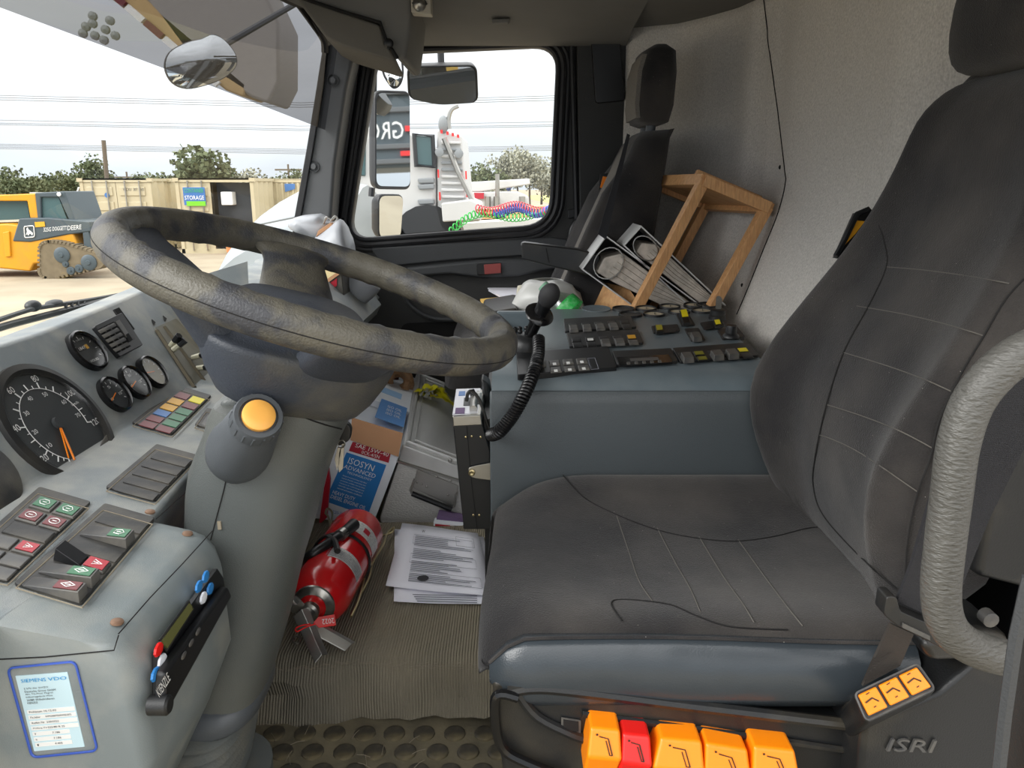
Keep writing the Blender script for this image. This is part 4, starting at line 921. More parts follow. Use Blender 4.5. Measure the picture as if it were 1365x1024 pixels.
# passenger side of the dash
pd = thing('passenger_dash', 'grey dashboard shelf on the passenger side, white bag lying on it', 'dashboard', (-.55, 2.1, .5))
prd = [(-.75, .88), (-.47, .86), (-.43, .82), (-.385, .76), (-.40, .73), (-.50, .70), (-.62, .3), (-.76, .3)]
MB().loft([[V((x-(.03 if y > 2.3 else 0)-(.16 if y < 1.8 and x > -.6 else 0), y, z)) for x, z in prd] for y in (1.7, 1.8, 1.9, 2.1, 2.25, 2.36, 2.4)]).build('shelf_body', M['dash'], pd, ang=50)
pdp = Plane((-.6, 2, .871), (0.07, 0, 1))
vq = [(398, 336), (404, 335), (421, 359), (411, 360)]
vv = slab(pdp, vq, .003, -.002).build('demister_vent', M['blackclean'], pd)
for i in range(4): slab(pdp, sub(vq, .1, .9, .1+i*.22, .2+i*.22), .006, .003).build('vent_slat', M['dash'], vv)

# ================================================================ STEERING COLUMN AND WHEEL
colm = thing('steering_column', 'grey-green moulded steering column shroud with rubber bellows at its foot', 'steering column', (-.42, .9, ZF))
sec = [(530, 296, 462), (545, 288, 468), (565, 283, 462), (590, 273, 450), (615, 263, 440), (645, 259, 430), (680, 258, 421), (710, 258, 413), (745, 260, 402), (780, 262, 393), (815, 264, 385), (850, 265, 375), (885, 264, 364), (905, 262, 358)]
R = []
def sring(cx, cy, z, hx, hy, n=36, e=2.8, tw=0):
    o = []
    for k in range(n):
        a = 2*pi*k/n; c, s_ = cos(a), sin(a)
        o.append(V((cx+hx*math.copysign(abs(c)**(2/e), c), cy+hy*math.copysign(abs(s_)**(2/e), s_), z)))
    return o
for py, xl, xr in sec:
    a, b = atY(xl, py, .9), atY(xr, py, .9); R.append(sring((a.x+b.x)/2, .9, a.z, (b.x-a.x)/2, .078))
cs = MB().loft(R); cs.build('shroud', M['column'], colm, ang=60)
csb = bvh(cs)
def onmesh(b, pts, off): 
    r = [cast(b, x, y, off) for x, y in px_dense(pts)]; return [p for p in r if p]
p_ = onmesh(csb, ((303, 632), (298, 655), (290, 685), (281, 720)), .0004)
if len(p_) > 2: MB().tube(p_, .0007, 5).build('shroud_seam', M['groove'], colm)
p_ = onmesh(csb, ((349, 531), (380, 545), (420, 562), (455, 572)), .0004)
if len(p_) > 2: MB().tube(p_, .0009, 5).build('shroud_seam', M['groove'], colm)
c = cast(csb, 293, 700, 0)
if c: MB().box(c, (.004, .004, .010)).build('clip', M['dust'], colm)
c = cast(csb, 312, 540, 0)
if c: MB().ell(c, (.016, .004, .009)).build('recess', M['column'], colm)
# collar + bellows
a, b = atY(262, 905, .9), atY(358, 905, .9); cx0, hx0, z0 = (a.x+b.x)/2-.004, (b.x-a.x)/2, a.z
R = [sring(cx0, .9, z0+.006, hx0*1.0, .076), sring(cx0-.002, .9, z0, hx0*1.1, .086), sring(cx0-.006, .9, z0-.022, hx0*1.14, .09), sring(cx0-.012, .9, z0-.028, hx0*1.1, .088)]
MB().loft(R).build('collar', M['knob'], colm, ang=50)
R = []
for i in range(19):
    z = z0-.026-i*.0085; f = 1.16 if i % 2 else 1.02; R.append(sring(cx0-.014-.32*(z0-z), .9, z, hx0*f*(1+.012*i), .088*f*(1+.008*i)))
MB().loft(R).build('bellows', M['bellow'], colm, ang=60)
MB().loft([sring(cx0-.085, .9, ZF+.12, .12, .11), sring(cx0-.1, .9, ZF+.0, .13, .12)]).build('base_boot', M['bellow'], colm)
# turn control knob with amber cap
P0 = atY(320, 600, .835); P1 = atY(345, 554, .765); ax = (P1-P0); Ln = ax.length; ax.normalize()
kb = MB().lathe(P0, ax, [(.030, -.03), (.036, -.015), (.0375, .000), (.037, .012), (.033, .03), (.0285, Ln-.030), (.0265, Ln-.026), (.0262, Ln-.02), (.0262, Ln-.005), (.0245, Ln), (.020, Ln), (.0195, Ln-.003), (0, Ln-.003)], 36).build('stalk_knob', M['knob'], colm, ang=50)
u_ = ax.cross(V((0, 0, 1))).normalized(); w2_ = ax.cross(u_); gm = MB()
for k in range(16):
    a = 2*pi*k/16; d_ = u_*cos(a)+w2_*sin(a); gm.tube([P0+ax*(Ln-.019)+d_*.0257, P0+ax*(Ln-.004)+d_*.0257], .0014, 5)
gm.build('grip_rib', M['knob'], kb)
MB().lathe(P0, ax, [(.0172, Ln-.004), (.017, Ln+.002), (.0155, Ln+.003), (.008, Ln+.004), (0, Ln+.004)], 30).build('amber_button', M['orange2'], kb)
# ignition keys at the far side of the column
ik = thing('ignition_keys', 'bunch of keys hanging from the ignition on the right side of the steering column', 'keys', atY(452, 620, .93))
MB().prism(roundpoly([atY(a, b, .93) for a, b in ((447, 568), (461, 563), (468, 571), (466, 588), (450, 596), (444, 590))], .006), (0, .012, 0)).build('key_head', M['blackclean'], ik, bev=.002)
for L in (((456, 592), (459, 592), (457, 625), (452, 630), (450, 610)), ((450, 597), (455, 597), (452, 618), (449, 627), (446, 612))):
    MB().prism([atY(a, b, .925) for a, b in L], (0, .002, 0)).build('key_blade', M['steel'], ik)
MB().tube([atY(455+5*cos(a), 592+5*sin(a), .922) for a in [2*pi*i/12 for i in range(12)]], .0008, 4, closed=True).build('key_ring', M['steel'], ik)
# wheel
sw = thing('steering_wheel', 'large worn three-spoke steering wheel caked with dried mud', 'steering wheel', (-.2225, .9, .9))
a_ = radians(18.4); e1 = V((cos(a_), 0, -sin(a_))); e2 = V((0, 1, 0)); nn_ = V((sin(a_), 0, cos(a_)))
WC = CAMP+V((-.2225, .9, -.1134)); RM = .2225
def wp(r, ph, h=0): return WC+(e1*cos(ph)+e2*sin(ph))*r+nn_*h
rings = []
for i in range(120):
    ph = 2*pi*i/120; rg = []
    gr_ = .0012*sin(ph*44)
    for k in range(16):
        t_ = 2*pi*k/16; rr = .0192+(gr_ if cos(t_) < -.2 else 0)
        rg.append(wp(RM+rr*cos(t_)*.95, ph, rr*1.05*sin(t_)))
    rings.append(rg)
MB().loft(rings, closed=True).build('rim', M['wheel'], sw, ang=80)
MB().tube([wp(RM+.0178, 2*pi*i/90, -.001) for i in range(90)], .0008, 5, closed=True).build('rim_seam', M['groove'], sw)
# hub (rounded rectangular bowl), long axis along the spoke line
sa = radians(115)
def hring(r1, r2, h, dx=0, e=3.0, n=40):
    o = []
    for k in range(n):
        a = 2*pi*k/n; c, s_ = cos(a), sin(a)
        x = r1*math.copysign(abs(c)**(2/e), c); y = r2*math.copysign(abs(s_)**(2/e), s_)+dx
        dvec = (e1*cos(sa)+e2*sin(sa))*x+(e1*cos(sa+pi/2)+e2*sin(sa+pi/2))*y
        o.append(WC+dvec+nn_*h)
    return o
hb = MB().loft([hring(.04, .04, -.146, .0), hring(.07, .068, -.143, .006), hring(.088, .086, -.132, .01), hring(.102, .098, -.112, .012), hring(.112, .108, -.088, .014), hring(.1165, .114, -.070, .016), hring(.117, .115, -.063, .016), hring(.114, .112, -.060, .016), hring(.106, .104, -.060, .016), hring(.094, .092, -.050, .014), hring(.088, .086, -.040, .014), hring(.086, .084, -.040, .014), hring(.07, .068, -.028, .012), hring(.0, .0, -.022, .01)])
hb.build('hub', M['hub'], sw, ang=80)
MB().tube(hring(.087, .085, -.0400, .014, n=60), .0009, 5, closed=True).build('pad_seam', M['groove'], sw)
def spoke(ph, w0, w1, wend, h0t, h0b):
    R = []; n = 12
    for i in range(n+1):
        t_ = i/n; r = .06+(RM-.002-.06)*t_
        w_ = w0*(1-t_)+w1*t_+(wend-w1)*max(0, (t_-.72)/.28)**2
        sm_ = t_*t_*(3-2*t_); top = h0t*(1-sm_)+.006*sm_; bot = h0b*(1-sm_)-.014*sm_
        rg = []
        for k in range(20):
            a = 2*pi*k/20; c, s_ = cos(a), sin(a); y = w_*math.copysign(abs(c)**.8, c); z = (top+bot)/2+(top-bot)/2*math.copysign(abs(s_)**.7, s_)
            d0 = wp(r, ph, z); tang = -e1*sin(ph)+e2*cos(ph)
            # bend ends along the rim
            dr = (sqrt(max(0, r*r-min(y*y, r*r*.9)))-r)*t_
            rg.append(d0+tang*y+(e1*cos(ph)+e2*sin(ph))*dr)
        R.append(rg)
    return MB().loft(R)
spoke(radians(115), .055, .036, .066, -.028, -.11).build('spoke', M['wheel'], sw, ang=80)
spoke(radians(303), .05, .042, .078, -.055, -.100).build('spoke', M['hub'], sw, ang=80)
spoke(radians(203), .080, .088, .135, -.046, -.13).build('spoke', M['hub'], sw, ang=80)
# ================================================================ CENTRE CONSOLE
tp_n = V((0, -.074, 1)).normalized()
top = Plane((0, 1.3, .78), tp_n)
zt = lambda y: .78+.074*(y-1.3)
con = thing('centre_console', 'grey centre console between the seats carrying crane switches, keypad and small gauges', 'console', (.2, 1.5, ZF))
b = MB()
# main block right of the pocket
fp_ = [(1.262, .30), (1.262, .70), (1.263, .738), (1.268, .752), (1.277, .764), (1.288, .772), (1.305, zt(1.305)), (1.80, zt(1.80)), (1.83, zt(1.8)-.02), (1.83, .30)]
b.loft([[V((x, y, z)) for y, z in ((1.262, .30), (1.262, .70), (1.263, .738), (1.268, .752), (1.277, .764), (1.288, .772), (1.305, zt(1.305)), (1.43, zt(1.43)), (1.43, .3))] for x in (-.035, -.032, .458, .463)])
b.build('console_body', M['console'], con, ang=50)
MB().loft([[V((x, y, z)) for y, z in ((1.425, .30), (1.425, zt(1.425)), (1.80, zt(1.80)), (1.815, zt(1.8)-.004), (1.83, zt(1.8)-.02), (1.83, .30))] for x in (.048, .45, .463)]).build('console_deck', M['console'], con, ang=50)
# darker side skin
fs = MB().loft([[V((x, y, z)) for y, z in ((1.258, .20), (1.2575, .60), (1.258, .738), (1.261, .752), (1.268, .762), (1.275, .755), (1.275, .20))] for x in (-.038, .20, .47)]); fs.build('side_cover', M['consoleside'], con, bev=.004)
w_ = MB().box((-.028, 1.61, .72), (.016, .38, .15)); w_.build('pocket_wall', M['console'], con, bev=.005, bseg=3)
MB().box((.01, 1.80, .73), (.092, .02, .165)).build('pocket_wall', M['console'], con, bev=.005, bseg=3)
MB().box((.01, 1.6, .66), (.08, .4, .04)).build('pocket_floor', M['console'], con)
MB().box((.2, 1.55, .5), (.5, .5, .4)).build('inner_frame', M['blackclean'], con)
MB().ell(atY(982, 642, 1.256), (.005, .004, .005)).build('side_bolt', M['black'], con)
def cpanel(q, name='switch_panel', m='black', h=.005, par=con): 
    o = slab(top, q, h, -.004, .004).build(name, M[m], par, bev=.0012); return o
def crock(q, par, mt=None, h0=.005, h=.006, tilt=0, name='rocker_switch', lens=None):
    bq = [top(*p, h0) for p in q]; qq = sub(q, .06, .94, .06, .94); hh = [h0+h+tilt, h0+h+tilt, h0+h-tilt, h0+h-tilt]
    o = MB().loft([bq, [top(*p, h0)+top.n*(hh[i]-h0) for i, p in enumerate(qq)]]).build(name, mt or M['rocker'], par, bev=.001)
    if lens:
        a0, a1, b0, b1, lm = lens; l = sub(qq, a0, a1, b0, b1); f = lambda t: h0+h+tilt*(1-2*t)+.0004
        P = [top(*l[i], h0)+top.n*(f((b0, b0, b1, b1)[i])-h0) for i in range(4)]
        MB().prism(P, top.n*.0006).build('switch_lens', lm, o)
    return o
# two banks of five
q = [(751, 430), (840, 425), (848, 441), (753, 447)]; P_ = cpanel(q)
for i in range(5):
    a0 = .04+i*.19
    crock(sub(q, a0+.03, a0+.16, .12, .42), P_, M['black'], h=.001)
    crock(sub(q, a0+.03, a0+.16, .42, .86), P_, M['rocker'] if i < 4 else M['black'], h=.006 if i < 4 else .001)
q = [(755, 449), (850, 444.5), (857, 462.5), (759, 467.5)]; P_ = cpanel(q)
for i in range(5):
    a0 = .03+i*.192
    mt = M['blackclean'] if i < 2 else M['rocker']
    crock(sub(q, a0+.03, a0+.165, .10, .45), P_, M['blackclean'], h=.001, lens=(.05, .95, .1, .9, M['amber']) if i == 4 else None)
    crock(sub(q, a0+.03, a0+.165, .45, .86), P_, mt, h=.006 if i in (2, 3) else .001)
    if i == 1: MB().prism([top(*p, .0075) for p in sub(q, a0+.06, a0+.14, .2, .36)], top.n*.0005).build('legend', M['white'], P_)
# keypad unit
q = [(688, 477), (810, 468.5), (822, 497.5), (690, 507.5)]; P_ = cpanel(q, 'keypad', 'blackclean', .007)
for r_ in range(2):
    for c_ in range(3):
        l = sub(q, .34+c_*.145, .46+c_*.145, .27+r_*.30, .50+r_*.30)
        bb = crock(l, P_, M['rocker'], .007, .003, name='key'); t = MB(); c0 = [top(*bil(l, x, y), .0105) for x, y in ((.35, .75), (.65, .75), (.35, .3))]
        t.prism([c0[0], c0[1], c0[1]+(c0[2]-c0[0]), c0[2]], top.n*.0003); t.build('key_symbol', M['white'], bb)
crock(sub(q, .26, .31, .25, .5), P_, M['rocker'], .007, .002, name='key')
t = MB(); t.tube([top(*bil(q, a, b_), .0075) for a, b_ in ((.76, .25), (.84, .25), (.84, .75), (.76, .75))], .0006, 4, closed=True); t.text('GROVE', top(*bil(q, .775, .7), .008), top(*bil(q, .775, .3), .008), top(*bil(q, .745, .7), .008), top.n); t.build('keypad_legend', M['inkgrey'], P_, smooth=False)
# radio slot
q = [(816, 474.5), (894, 470.5), (903, 487.5), (822, 493)]; P_ = cpanel(q, 'heater_control', 'black', .006)
slab(top, sub(q, .06, .94, .2, .8), .0085, .006, .002).build('control_face', M['blackgloss'], P_)
slab(top, sub(q, .28, .75, .28, .48), .0092, .0085).build('display', M['rocker'], P_)
for i in range(5): slab(top, sub(q, .2+i*.13, .25+i*.13, .58, .70), .011, .0085).build('slider', M['rocker'], P_)
# lower right bank
q = [(896, 469.5), (997, 462), (1011, 479.5), (906, 488)]; P_ = cpanel(q)
for i in range(5):
    a0 = .03+i*.192
    if i == 1:
        for b0 in (.12, .5): crock(sub(q, a0+.03, a0+.17, b0, b0+.32), P_, M['blackclean'], h=.002, lens=(.05, .95, .1, .9, mat('olive lens', (122, 118, 36), .4)))
        continue
    crock(sub(q, a0+.03, a0+.17, .1, .42), P_, M['black'], h=.001, lens=(.05, .95, .05, .95, M['yel']) if i == 4 else None)
    crock(sub(q, a0+.03, a0+.17, .42, .88), P_, M['rocker'] if i != 4 else M['blackclean'], h=.011 if i != 4 else .001)
# single switches
for q, ln_, tl in (([(868, 438.5), (903, 436), (906, 444.5), (871, 448)], (.1, .42), 0), ([(901, 422), (917, 420), (926, 436.5), (908, 438)], None, 1), ([(933, 434), (960, 430), (965, 438), (938, 442.5)], (.6, .95), 0), ([(912, 442), (931, 441), (940, 457), (921, 458.5)], None, 0)):
    P_ = cpanel(q, 'switch_plate', 'black', .003)
    if tl: crock(sub(q, .2, .8, .1, .85), P_, M['blackclean'], .003, .012, .006, lens=(.05, .95, .02, .55, M['yel']))
    elif ln_: crock(sub(q, ln_[0], ln_[1], .12, .88), P_, M['blackclean'], .003, .008, .002, lens=(.1, .9, .05, .8, M['yel'] if ln_[0] > .3 else mat('olive lens2', (150, 140, 40), .4))); slab(top, sub(q, .45 if ln_[0] < .3 else .1, .9 if ln_[0] < .3 else .55, .2, .8), .004, .003).build('rocker_low', M['blackclean'], P_)
    else: crock(sub(q, .2, .8, .1, .4), P_, M['rocker'], .003, .001); crock(sub(q, .2, .85, .42, .9), P_, M['rocker'], .003, .010)
q = [(956, 444), (982, 440), (993, 453.5), (963, 456.5)]; P_ = cpanel(q, 'knob_plate', 'black', .004)
kc = top(974, 449, .004); MB().lathe(kc, top.n, [(.017, 0), (.016, .004), (.011, .008), (.0105, .020), (.0095, .024), (0, .0245)], 24).build('rotary_knob', M['blackclean'], P_)
kr = MB()
for k in range(14): a = 2*pi*k/14; kr.tube([kc+V((.0105*cos(a), .0105*sin(a), .009)), kc+V((.0103*cos(a), .0103*sin(a), .021))], .0012, 4)
kr.build('knob_ridges', M['black'], P_)
kc = top(956, 425, 0); kl = MB().lathe(kc, top.n, [(.019, -.002), (.019, .008), (.0165, .010), (.0165, .020), (.014, .022), (0, .022)], 24).build('key_lock', M['black'], con)
MB().prism(roundpoly([atY(a, b_, kc.y) for a, b_ in ((954, 412), (961, 413), (963, 398), (959, 394), (955, 396))], .003), (0, .003, 0)).build('key', M['steel'], kl)
# small round gauges in two rows at the back edge
gi = 0
for px, py, pale in ((861, 412.5, 1), (893, 410, 1), (925, 408, 1), (872, 420, 1), (905, 417, 1), (936, 415.5, 1), (831, 413, 0), (840, 420.5, 0), (943, 408, 0)):
    c = top(px, py, 0); r_ = .0245 if pale else .026
    nrm = (top.n+V((0, -.0, 0))).normalized()
    g_ = MB().lathe(c, nrm, [(r_*.88, .001), (r_*.9, .005), (r_, .005), (r_*1.03, .001), (r_*1.03, -.002)], 26, cap=False).build('gauge_rim', M['blackclean'], con)
    MB().lathe(c, nrm, [(r_*.9, .001), (r_*.9, .0018), (0, .0018)], 24).build('gauge_dial', mat('beige dial', (176, 166, 144), .7) if pale else M['panel'], g_)
    if pale: MB().tube([c+V((0, -.006, .003)), c+V((.004, .016, .003))], .0007, 4).build('needle', M['ink'], g_)
c = top(795, 412, 0); MB().lathe(c, top.n, [(.034, .0005), (.034, .002), (.03, .001), (0, .001)], 26).build('round_recess', M['console'], con)

# gooseneck microphone with coil cord
mc = thing('handset_microphone', 'black microphone handset with coiled cord on the left end of the console', 'microphone', atY(700, 480, 1.45))
c = atY(702, 466, 1.45); MB().lathe(c-V((0, 0, .02)), (0, -.2, 1), [(.032, 0), (.032, .03), (.028, .042), (.02, .05), (0, .052)], 24).build('base', M['black'], mc)
for k in range(8): a = radians(60+k*30); MB().ell(c+V((.026*cos(a), .02*sin(a)+.01, .036)), (.005, .005, .005), 8, 6).build('clamp_tooth', M['blackclean'], mc)
A = atY(706, 448, 1.44); B = atY(719, 419, 1.42); C = atY(727, 404, 1.40); D = atY(736, 386, 1.38)
MB().tube([A, A.lerp(B, .5), B], [.011, .012, .014], 14).build('stem', M['blackgloss'], mc)
MB().lathe(B, (C-B), [(.010, -.006), (.026, -.004), (.028, 0), (.024, .005), (.012, .008)], 24).build('flange', M['blackgloss'], mc)
MB().tube([B, C, C.lerp(D, .4)], [.012, .014, .016], 14).build('neck', M['blackclean'], mc)
MB().ell(C.lerp(D, .55), (.019, .019, .027), 16, 10, (D-C).to_track_quat('Z', 'Y').to_matrix()).build('head', mat('mic foam', (44, 44, 46), .7), mc)
cp = smoothpath([atY(718, 452, 1.40), atY(717, 475, 1.35), atY(710, 500, 1.28), atY(697, 530, 1.235), atY(682, 556, 1.225), atY(666, 575, 1.225), atY(655, 580, 1.25)], 40)
hel = []; T_ = 48; n = T_*12; up_ = V((0, 1, 0))
for i in range(n):
    f = i/(n-1)*(len(cp)-1.001); j = int(f); p = cp[j].lerp(cp[j+1], f-j); t_ = (cp[min(j+3, len(cp)-1)]-cp[max(j-3, 0)]).normalized()
    s1 = t_.cross(up_).normalized(); s2 = t_.cross(s1); a = 2*pi*i/12; hel.append(p+(s1*cos(a)+s2*sin(a))*.0095)
MB().tube(hel, .0026, 6).build('coil_cord', M['cable'], mc)
MB().tube(smoothpath([atY(a, b_, 1.3) for a, b_ in ((655, 580), (648, 560), (640, 535), (630, 522), (624, 524), (622, 535))]), .003, 6).build('lead', M['cable'], mc)
# two-way radio mounted upright on the console end
rb = thing('two_way_radio', 'black two-way radio box mounted upright on the console end, chrome control face up', 'radio', atY(635, 700, 1.3))
RY = 1.285
MB().prism([atY(a, b_, RY) for a, b_ in ((604, 568), (643, 566), (653, 600), (655, 706), (618, 706))], (0, .17, 0)).build('case', M['blackclean'], rb, bev=.002)
MB().prism([atY(a, b_, RY-.002) for a, b_ in ((603, 555), (641, 553), (643, 567), (604, 569))], (0, .175, .0)).build('chrome_band', M['steel'], rb, bev=.002)
tz = Plane(atY(603, 555, RY), (0, 0, 1)); fq = [(608, 521), (641, 520), (641, 554), (603, 555)]
slab(tz, fq, .003, -.001).build('control_face', mat('silver face', (200, 200, 206), .3, .5), rb, bev=.001)
for a, b_, s_, mt in ((.2, .12, (.25, .16), M['bluel']), (.2, .8, (.34, .22), M['purple']), (.45, .45, (.3, .3), M['blackclean']), (.85, .3, (.1, .5), M['blackclean'])):
    slab(tz, sub(fq, a-s_[0]/2+.05, a+s_[0]/2+.05, b_-s_[1]/2, b_+s_[1]/2), .004, .003).build('display' if mt == M['blackclean'] else 'coloured_key', mt, rb)
MB().tube([tz(631, 546, .006), tz(632, 528, .006)], .007, 12).build('mic_plug', M['steel'], rb); MB().tube([tz(632, 529, .008), tz(628, 520, .02)], .006, 10).build('plug_boot', M['blackclean'], rb)
MB().lathe(tz(638, 531, .003), (0, 0, 1), [(.006, 0), (.006, .012), (0, .013)], 14).build('knob', M['white'], rb)
MB().tube([atY(622, 568, RY-.001), atY(628, 640, RY-.001), atY(636, 706, RY-.001)], .0006, 4).build('case_seam', M['groove'], rb)
for p in ((621, 583), (629, 582), (641, 583), (631, 687), (639, 687)): MB().ell(atY(*p, RY), (.0022, .0015, .0025)).build('case_screw', M['zinc'], rb)
br = MB().prism(roundpoly([atY(a, b_, RY-.006) for a, b_ in ((624, 624), (634, 621), (657, 617), (658, 641), (634, 638), (625, 635))], .004), (0, .003, 0)).build('mount_bracket', M['steel'], rb, bev=.0008)
MB().lathe(atY(629, 630, RY-.007), (0, -1, 0), [(.006, 0), (.006, .003), (.004, .004), (0, .003)], 16).build('mount_screw', M['zinc'], br)
MB().prism([atY(a, b_, RY-.003) for a, b_ in ((655, 600), (661, 600), (662, 655), (656, 655))], (0, .06, 0)).build('mount_rail', M['steel'], rb)
tag(MB().prism([atY(a, b_, 1.42) for a, b_ in ((641, 505), (652, 512), (657, 545), (652, 600), (645, 590), (644, 540))], (0, .05, 0)).build('hand_microphone', M['black'], bev=.008, bseg=3), 'black fist microphone clipped behind the two-way radio', 'microphone')

# ================================================================ SEATS
def seat_mesh(o, mir=1):
    """driver seat built in world metres at Y centre 1.02; returns MBs"""
    return None
YC, HW = 1.02, .238
def cush_z(x, s):   # s -1 near .. 1 far
    base = .597; bol = .046*abs(s)**3*(1 if s > 0 else .5)
    dip = -.016*(1-s*s)*min(1, max(0, (x+.0)/.15)); front = -.004*max(0, (.03-x)/.07)
    return base+bol*min(1, max(0, (x+.02)/.1))+dip-(.02 if s < 0 else 0)*abs(s)**6+front
def make_seat():
    st = thing('driver_seat', 'large dark grey velour driver seat with vinyl side and orange buttons on its base', 'seat', (.25, 1.02, ZF))
    rings = []
    xs = [-.038, -.036, -.030, -.018, 0, .022, .05, .1, .15, .2, .25, .3, .35, .4, .44, .47, .50]
    for i, x in enumerate(xs):
        e = [1.0, .55, .32, .16, .07, .02, 0][i] if i < 7 else 0
        rg = []; ns = 22
        hw = HW-(.05*e*e)-(.012 if x < .02 else 0)
        zb = .555+.02*e
        for k in range(ns+1):
            s = -1+2*k/ns; y = YC+s*hw
            edge = 1-abs(s)**10*.55
            z = cush_z(x, s)*1.0-(.055*e)-(1-edge)*.05
            rg.append(V((x+(.006*sin(s*2)), y, z)))
        rg += [V((x, YC+hw+.006, .57-.02*e)), V((x, YC+hw, .50+.03*e)), V((x, YC-hw, .50+.03*e)), V((x, YC-hw-.008, .575-.02*e))]
        rings.append(rg)
    cm_ = MB().loft(rings); cm_.build('cushion', M['velour'], st, ang=80, sub=1)
    cb = bvh(cm_)
    # vinyl side panel (near side), bulging
    R = []
    for i in range(25):
        x = -.026+.486*i/24; f = i/24
        top_ = .598-(.030*max(0, 1-f/.10)**2)+.003*sin(f*5)-.004*(f > .5)*(f-.5)
        bot_ = .508+.035*max(0, 1-f/.08)**2+.004*f-(.0*f)
        if f > .9: bot_ += (f-.9)*.25
        th = min(1, .3+f*9); rg = []
        for (k, zz) in ((0, 1), (.008, .93), (.017, .75), (.021, .5), (.018, .25), (.008, .06), (-.01, 0)):
            rg.append(V((x, YC-HW-.006-k*th, bot_+(top_-bot_)*zz)))
        rg += [V((x, YC-HW+.05, bot_)), V((x, YC-HW+.04, top_-.02))]
        R.append(rg)
    MB().loft(R).build('vinyl_side', M['vinyl'], st, ang=80)
    MB().tube([r_[0]+V((0, -.001, .001)) for r_ in R], .0022, 6).build('side_piping', M['velour'], st)
    # stitched seams
    for L in (((745, 626), (760, 645), (785, 668), (830, 690), (880, 708), (930, 718), (980, 722), (1030, 716), (1075, 705), (1098, 703)), ((829, 828), (815, 806), (830, 800), (890, 806), (930, 822), (975, 836), (1050, 840))):
        p = onmesh(cb, L, .0006); p = smoothpath(p)
        if len(p) > 3: MB().tube(p, .001, 5).build('cushion_seam', M['seamdk'], st)
    for L in (((822, 688), (838, 735), (852, 775), (870, 802)), ((876, 704), (900, 750), (920, 785), (933, 815)), ((932, 716), (965, 770), (990, 805), (1005, 830)), ((984, 720), (1020, 770), (1050, 810), (1070, 835))):
        p = onmesh(cb, L, .0002)
        if len(p) > 2: MB().tube(smoothpath(p), .0009, 5).build('stitch_line', M['seam'], st)
    # backrest
    cen = [(.575, .474, .02), (.62, .464, .045), (.68, .450, .06), (.74, .438, .066), (.80, .442, .066), (.86, .466, .056), (.92, .495, .042), (.98, .525, .03), (1.04, .552, .022), (1.10, .572, .018), (1.15, .583, .016), (1.19, .587, .016), (1.215, .597, .014), (1.232, .610, .012), (1.240, .632, .01)]
    hwz = [(.575, .205), (.62, .225), (.70, .243), (.80, .252), (.90, .243), (1.0, .218), (1.06, .204), (1.10, .194), (1.15, .18), (1.19, .16), (1.215, .135), (1.232, .11), (1.240, .08)]
    R = []
    for z, x, bol in cen:
        hw = interp(hwz, z); rg = []; ns = 22; th = .125-.06*max(0, (z-1.1)/.14)
        for k in range(ns+1):
            s = -1+2*k/ns; y = YC+s*hw
            bb = bol*max(0, (abs(s)-.5)/.5)**1.3*(1 if abs(s) < .93 else 1-(abs(s)-.93)*6)
            xx = x-bb+.03*max(0, (abs(s)-.9)/.1)**2
            rg.append(V((xx, y, z)))
        rg += [V((x+.03, YC+hw+.008, z+.015)), V((x+th*.8, YC+hw, z+.05)), V((x+th, YC+hw*.7, z+.06)), V((x+th, YC-hw*.7, z+.06)), V((x+th*.8, YC-hw, z+.05)), V((x+.03, YC-hw-.008, z+.015))]
        R.append(rg)
    bm__ = MB().loft(R); bm__.build('backrest', M['velour'], st, ang=80, sub=1)
    bb_ = bvh(bm__)
    for L in (((1172, 300), (1180, 325), (1182, 356), (1160, 405), (1125, 470), (1102, 540), (1087, 610), (1085, 650), (1100, 690), (1150, 745), (1195, 785)), ((1365, 372), (1340, 400), (1310, 450), (1280, 500), (1252, 560), (1240, 610), (1222, 660), (1210, 720), (1206, 790))):
        p = onmesh(bb_, L, .0006)
        if len(p) > 3: MB().tube(smoothpath(p), .0011, 5).build('back_seam', M['seamdk'], st)
    for L in (((1182, 356), (1230, 360), (1290, 368), (1345, 378)), ((1142, 408), (1200, 418), (1260, 432), (1312, 448)), ((1124, 470), (1180, 487), (1230, 505), (1268, 522)), ((1103, 540), (1150, 555), (1200, 575), (1244, 598)), ((1092, 580), (1110, 586), (1150, 606), (1222, 655))):
        p = onmesh(bb_, L, .0002)
        if len(p) > 2: MB().tube(smoothpath(p), .0007, 5).build('stitch_line', M['seam'], st)
    # headrest
    R = []
    for z, x, hw, hx in ((1.238, .635, .06, .02), (1.241, .632, .095, .038), (1.253, .628, .112, .05), (1.29, .628, .12, .056), (1.36, .636, .122, .056), (1.43, .65, .115, .05), (1.46, .655, .09, .03)):
        R.append(sring(x, YC-.005, z, hx, hw, 32, 3.5))
    MB().loft(R).build('headrest', M['velour'], st, ang=80, sub=1)
    for y in (YC-.055, YC+.045): MB().lathe((.645, y, 1.205), (.1, 0, 1), [(.018, 0), (.02, .01), (.017, .018), (.02, .026), (.016, .034), (.016, .05)], 18).build('headrest_collar', M['knob'], st)
    # base
    Y0 = .765
    pl = Plane((0, Y0, 0), (0, -1, 0))
    base = [(655, 908), (700, 912), (900, 938), (1120, 962), (1160, 930), (1250, 850), (1330, 830), (1420, 900), (1420, 1150), (640, 1150), (655, 960)]
    MB().box((.24, 1.03, .34), (.44, .40, .30)).build('suspension_box', M['blackclean'], st, bev=.02)
    MB().prism([pl(a, b_) for a, b_ in ((655, 908), (690, 908), (700, 915), (1140, 968), (1150, 1000), (1150, 1150), (690, 1150), (662, 980))], (0, .08, 0)).build('base_side', M['basep'], st, bev=.008, bseg=3)
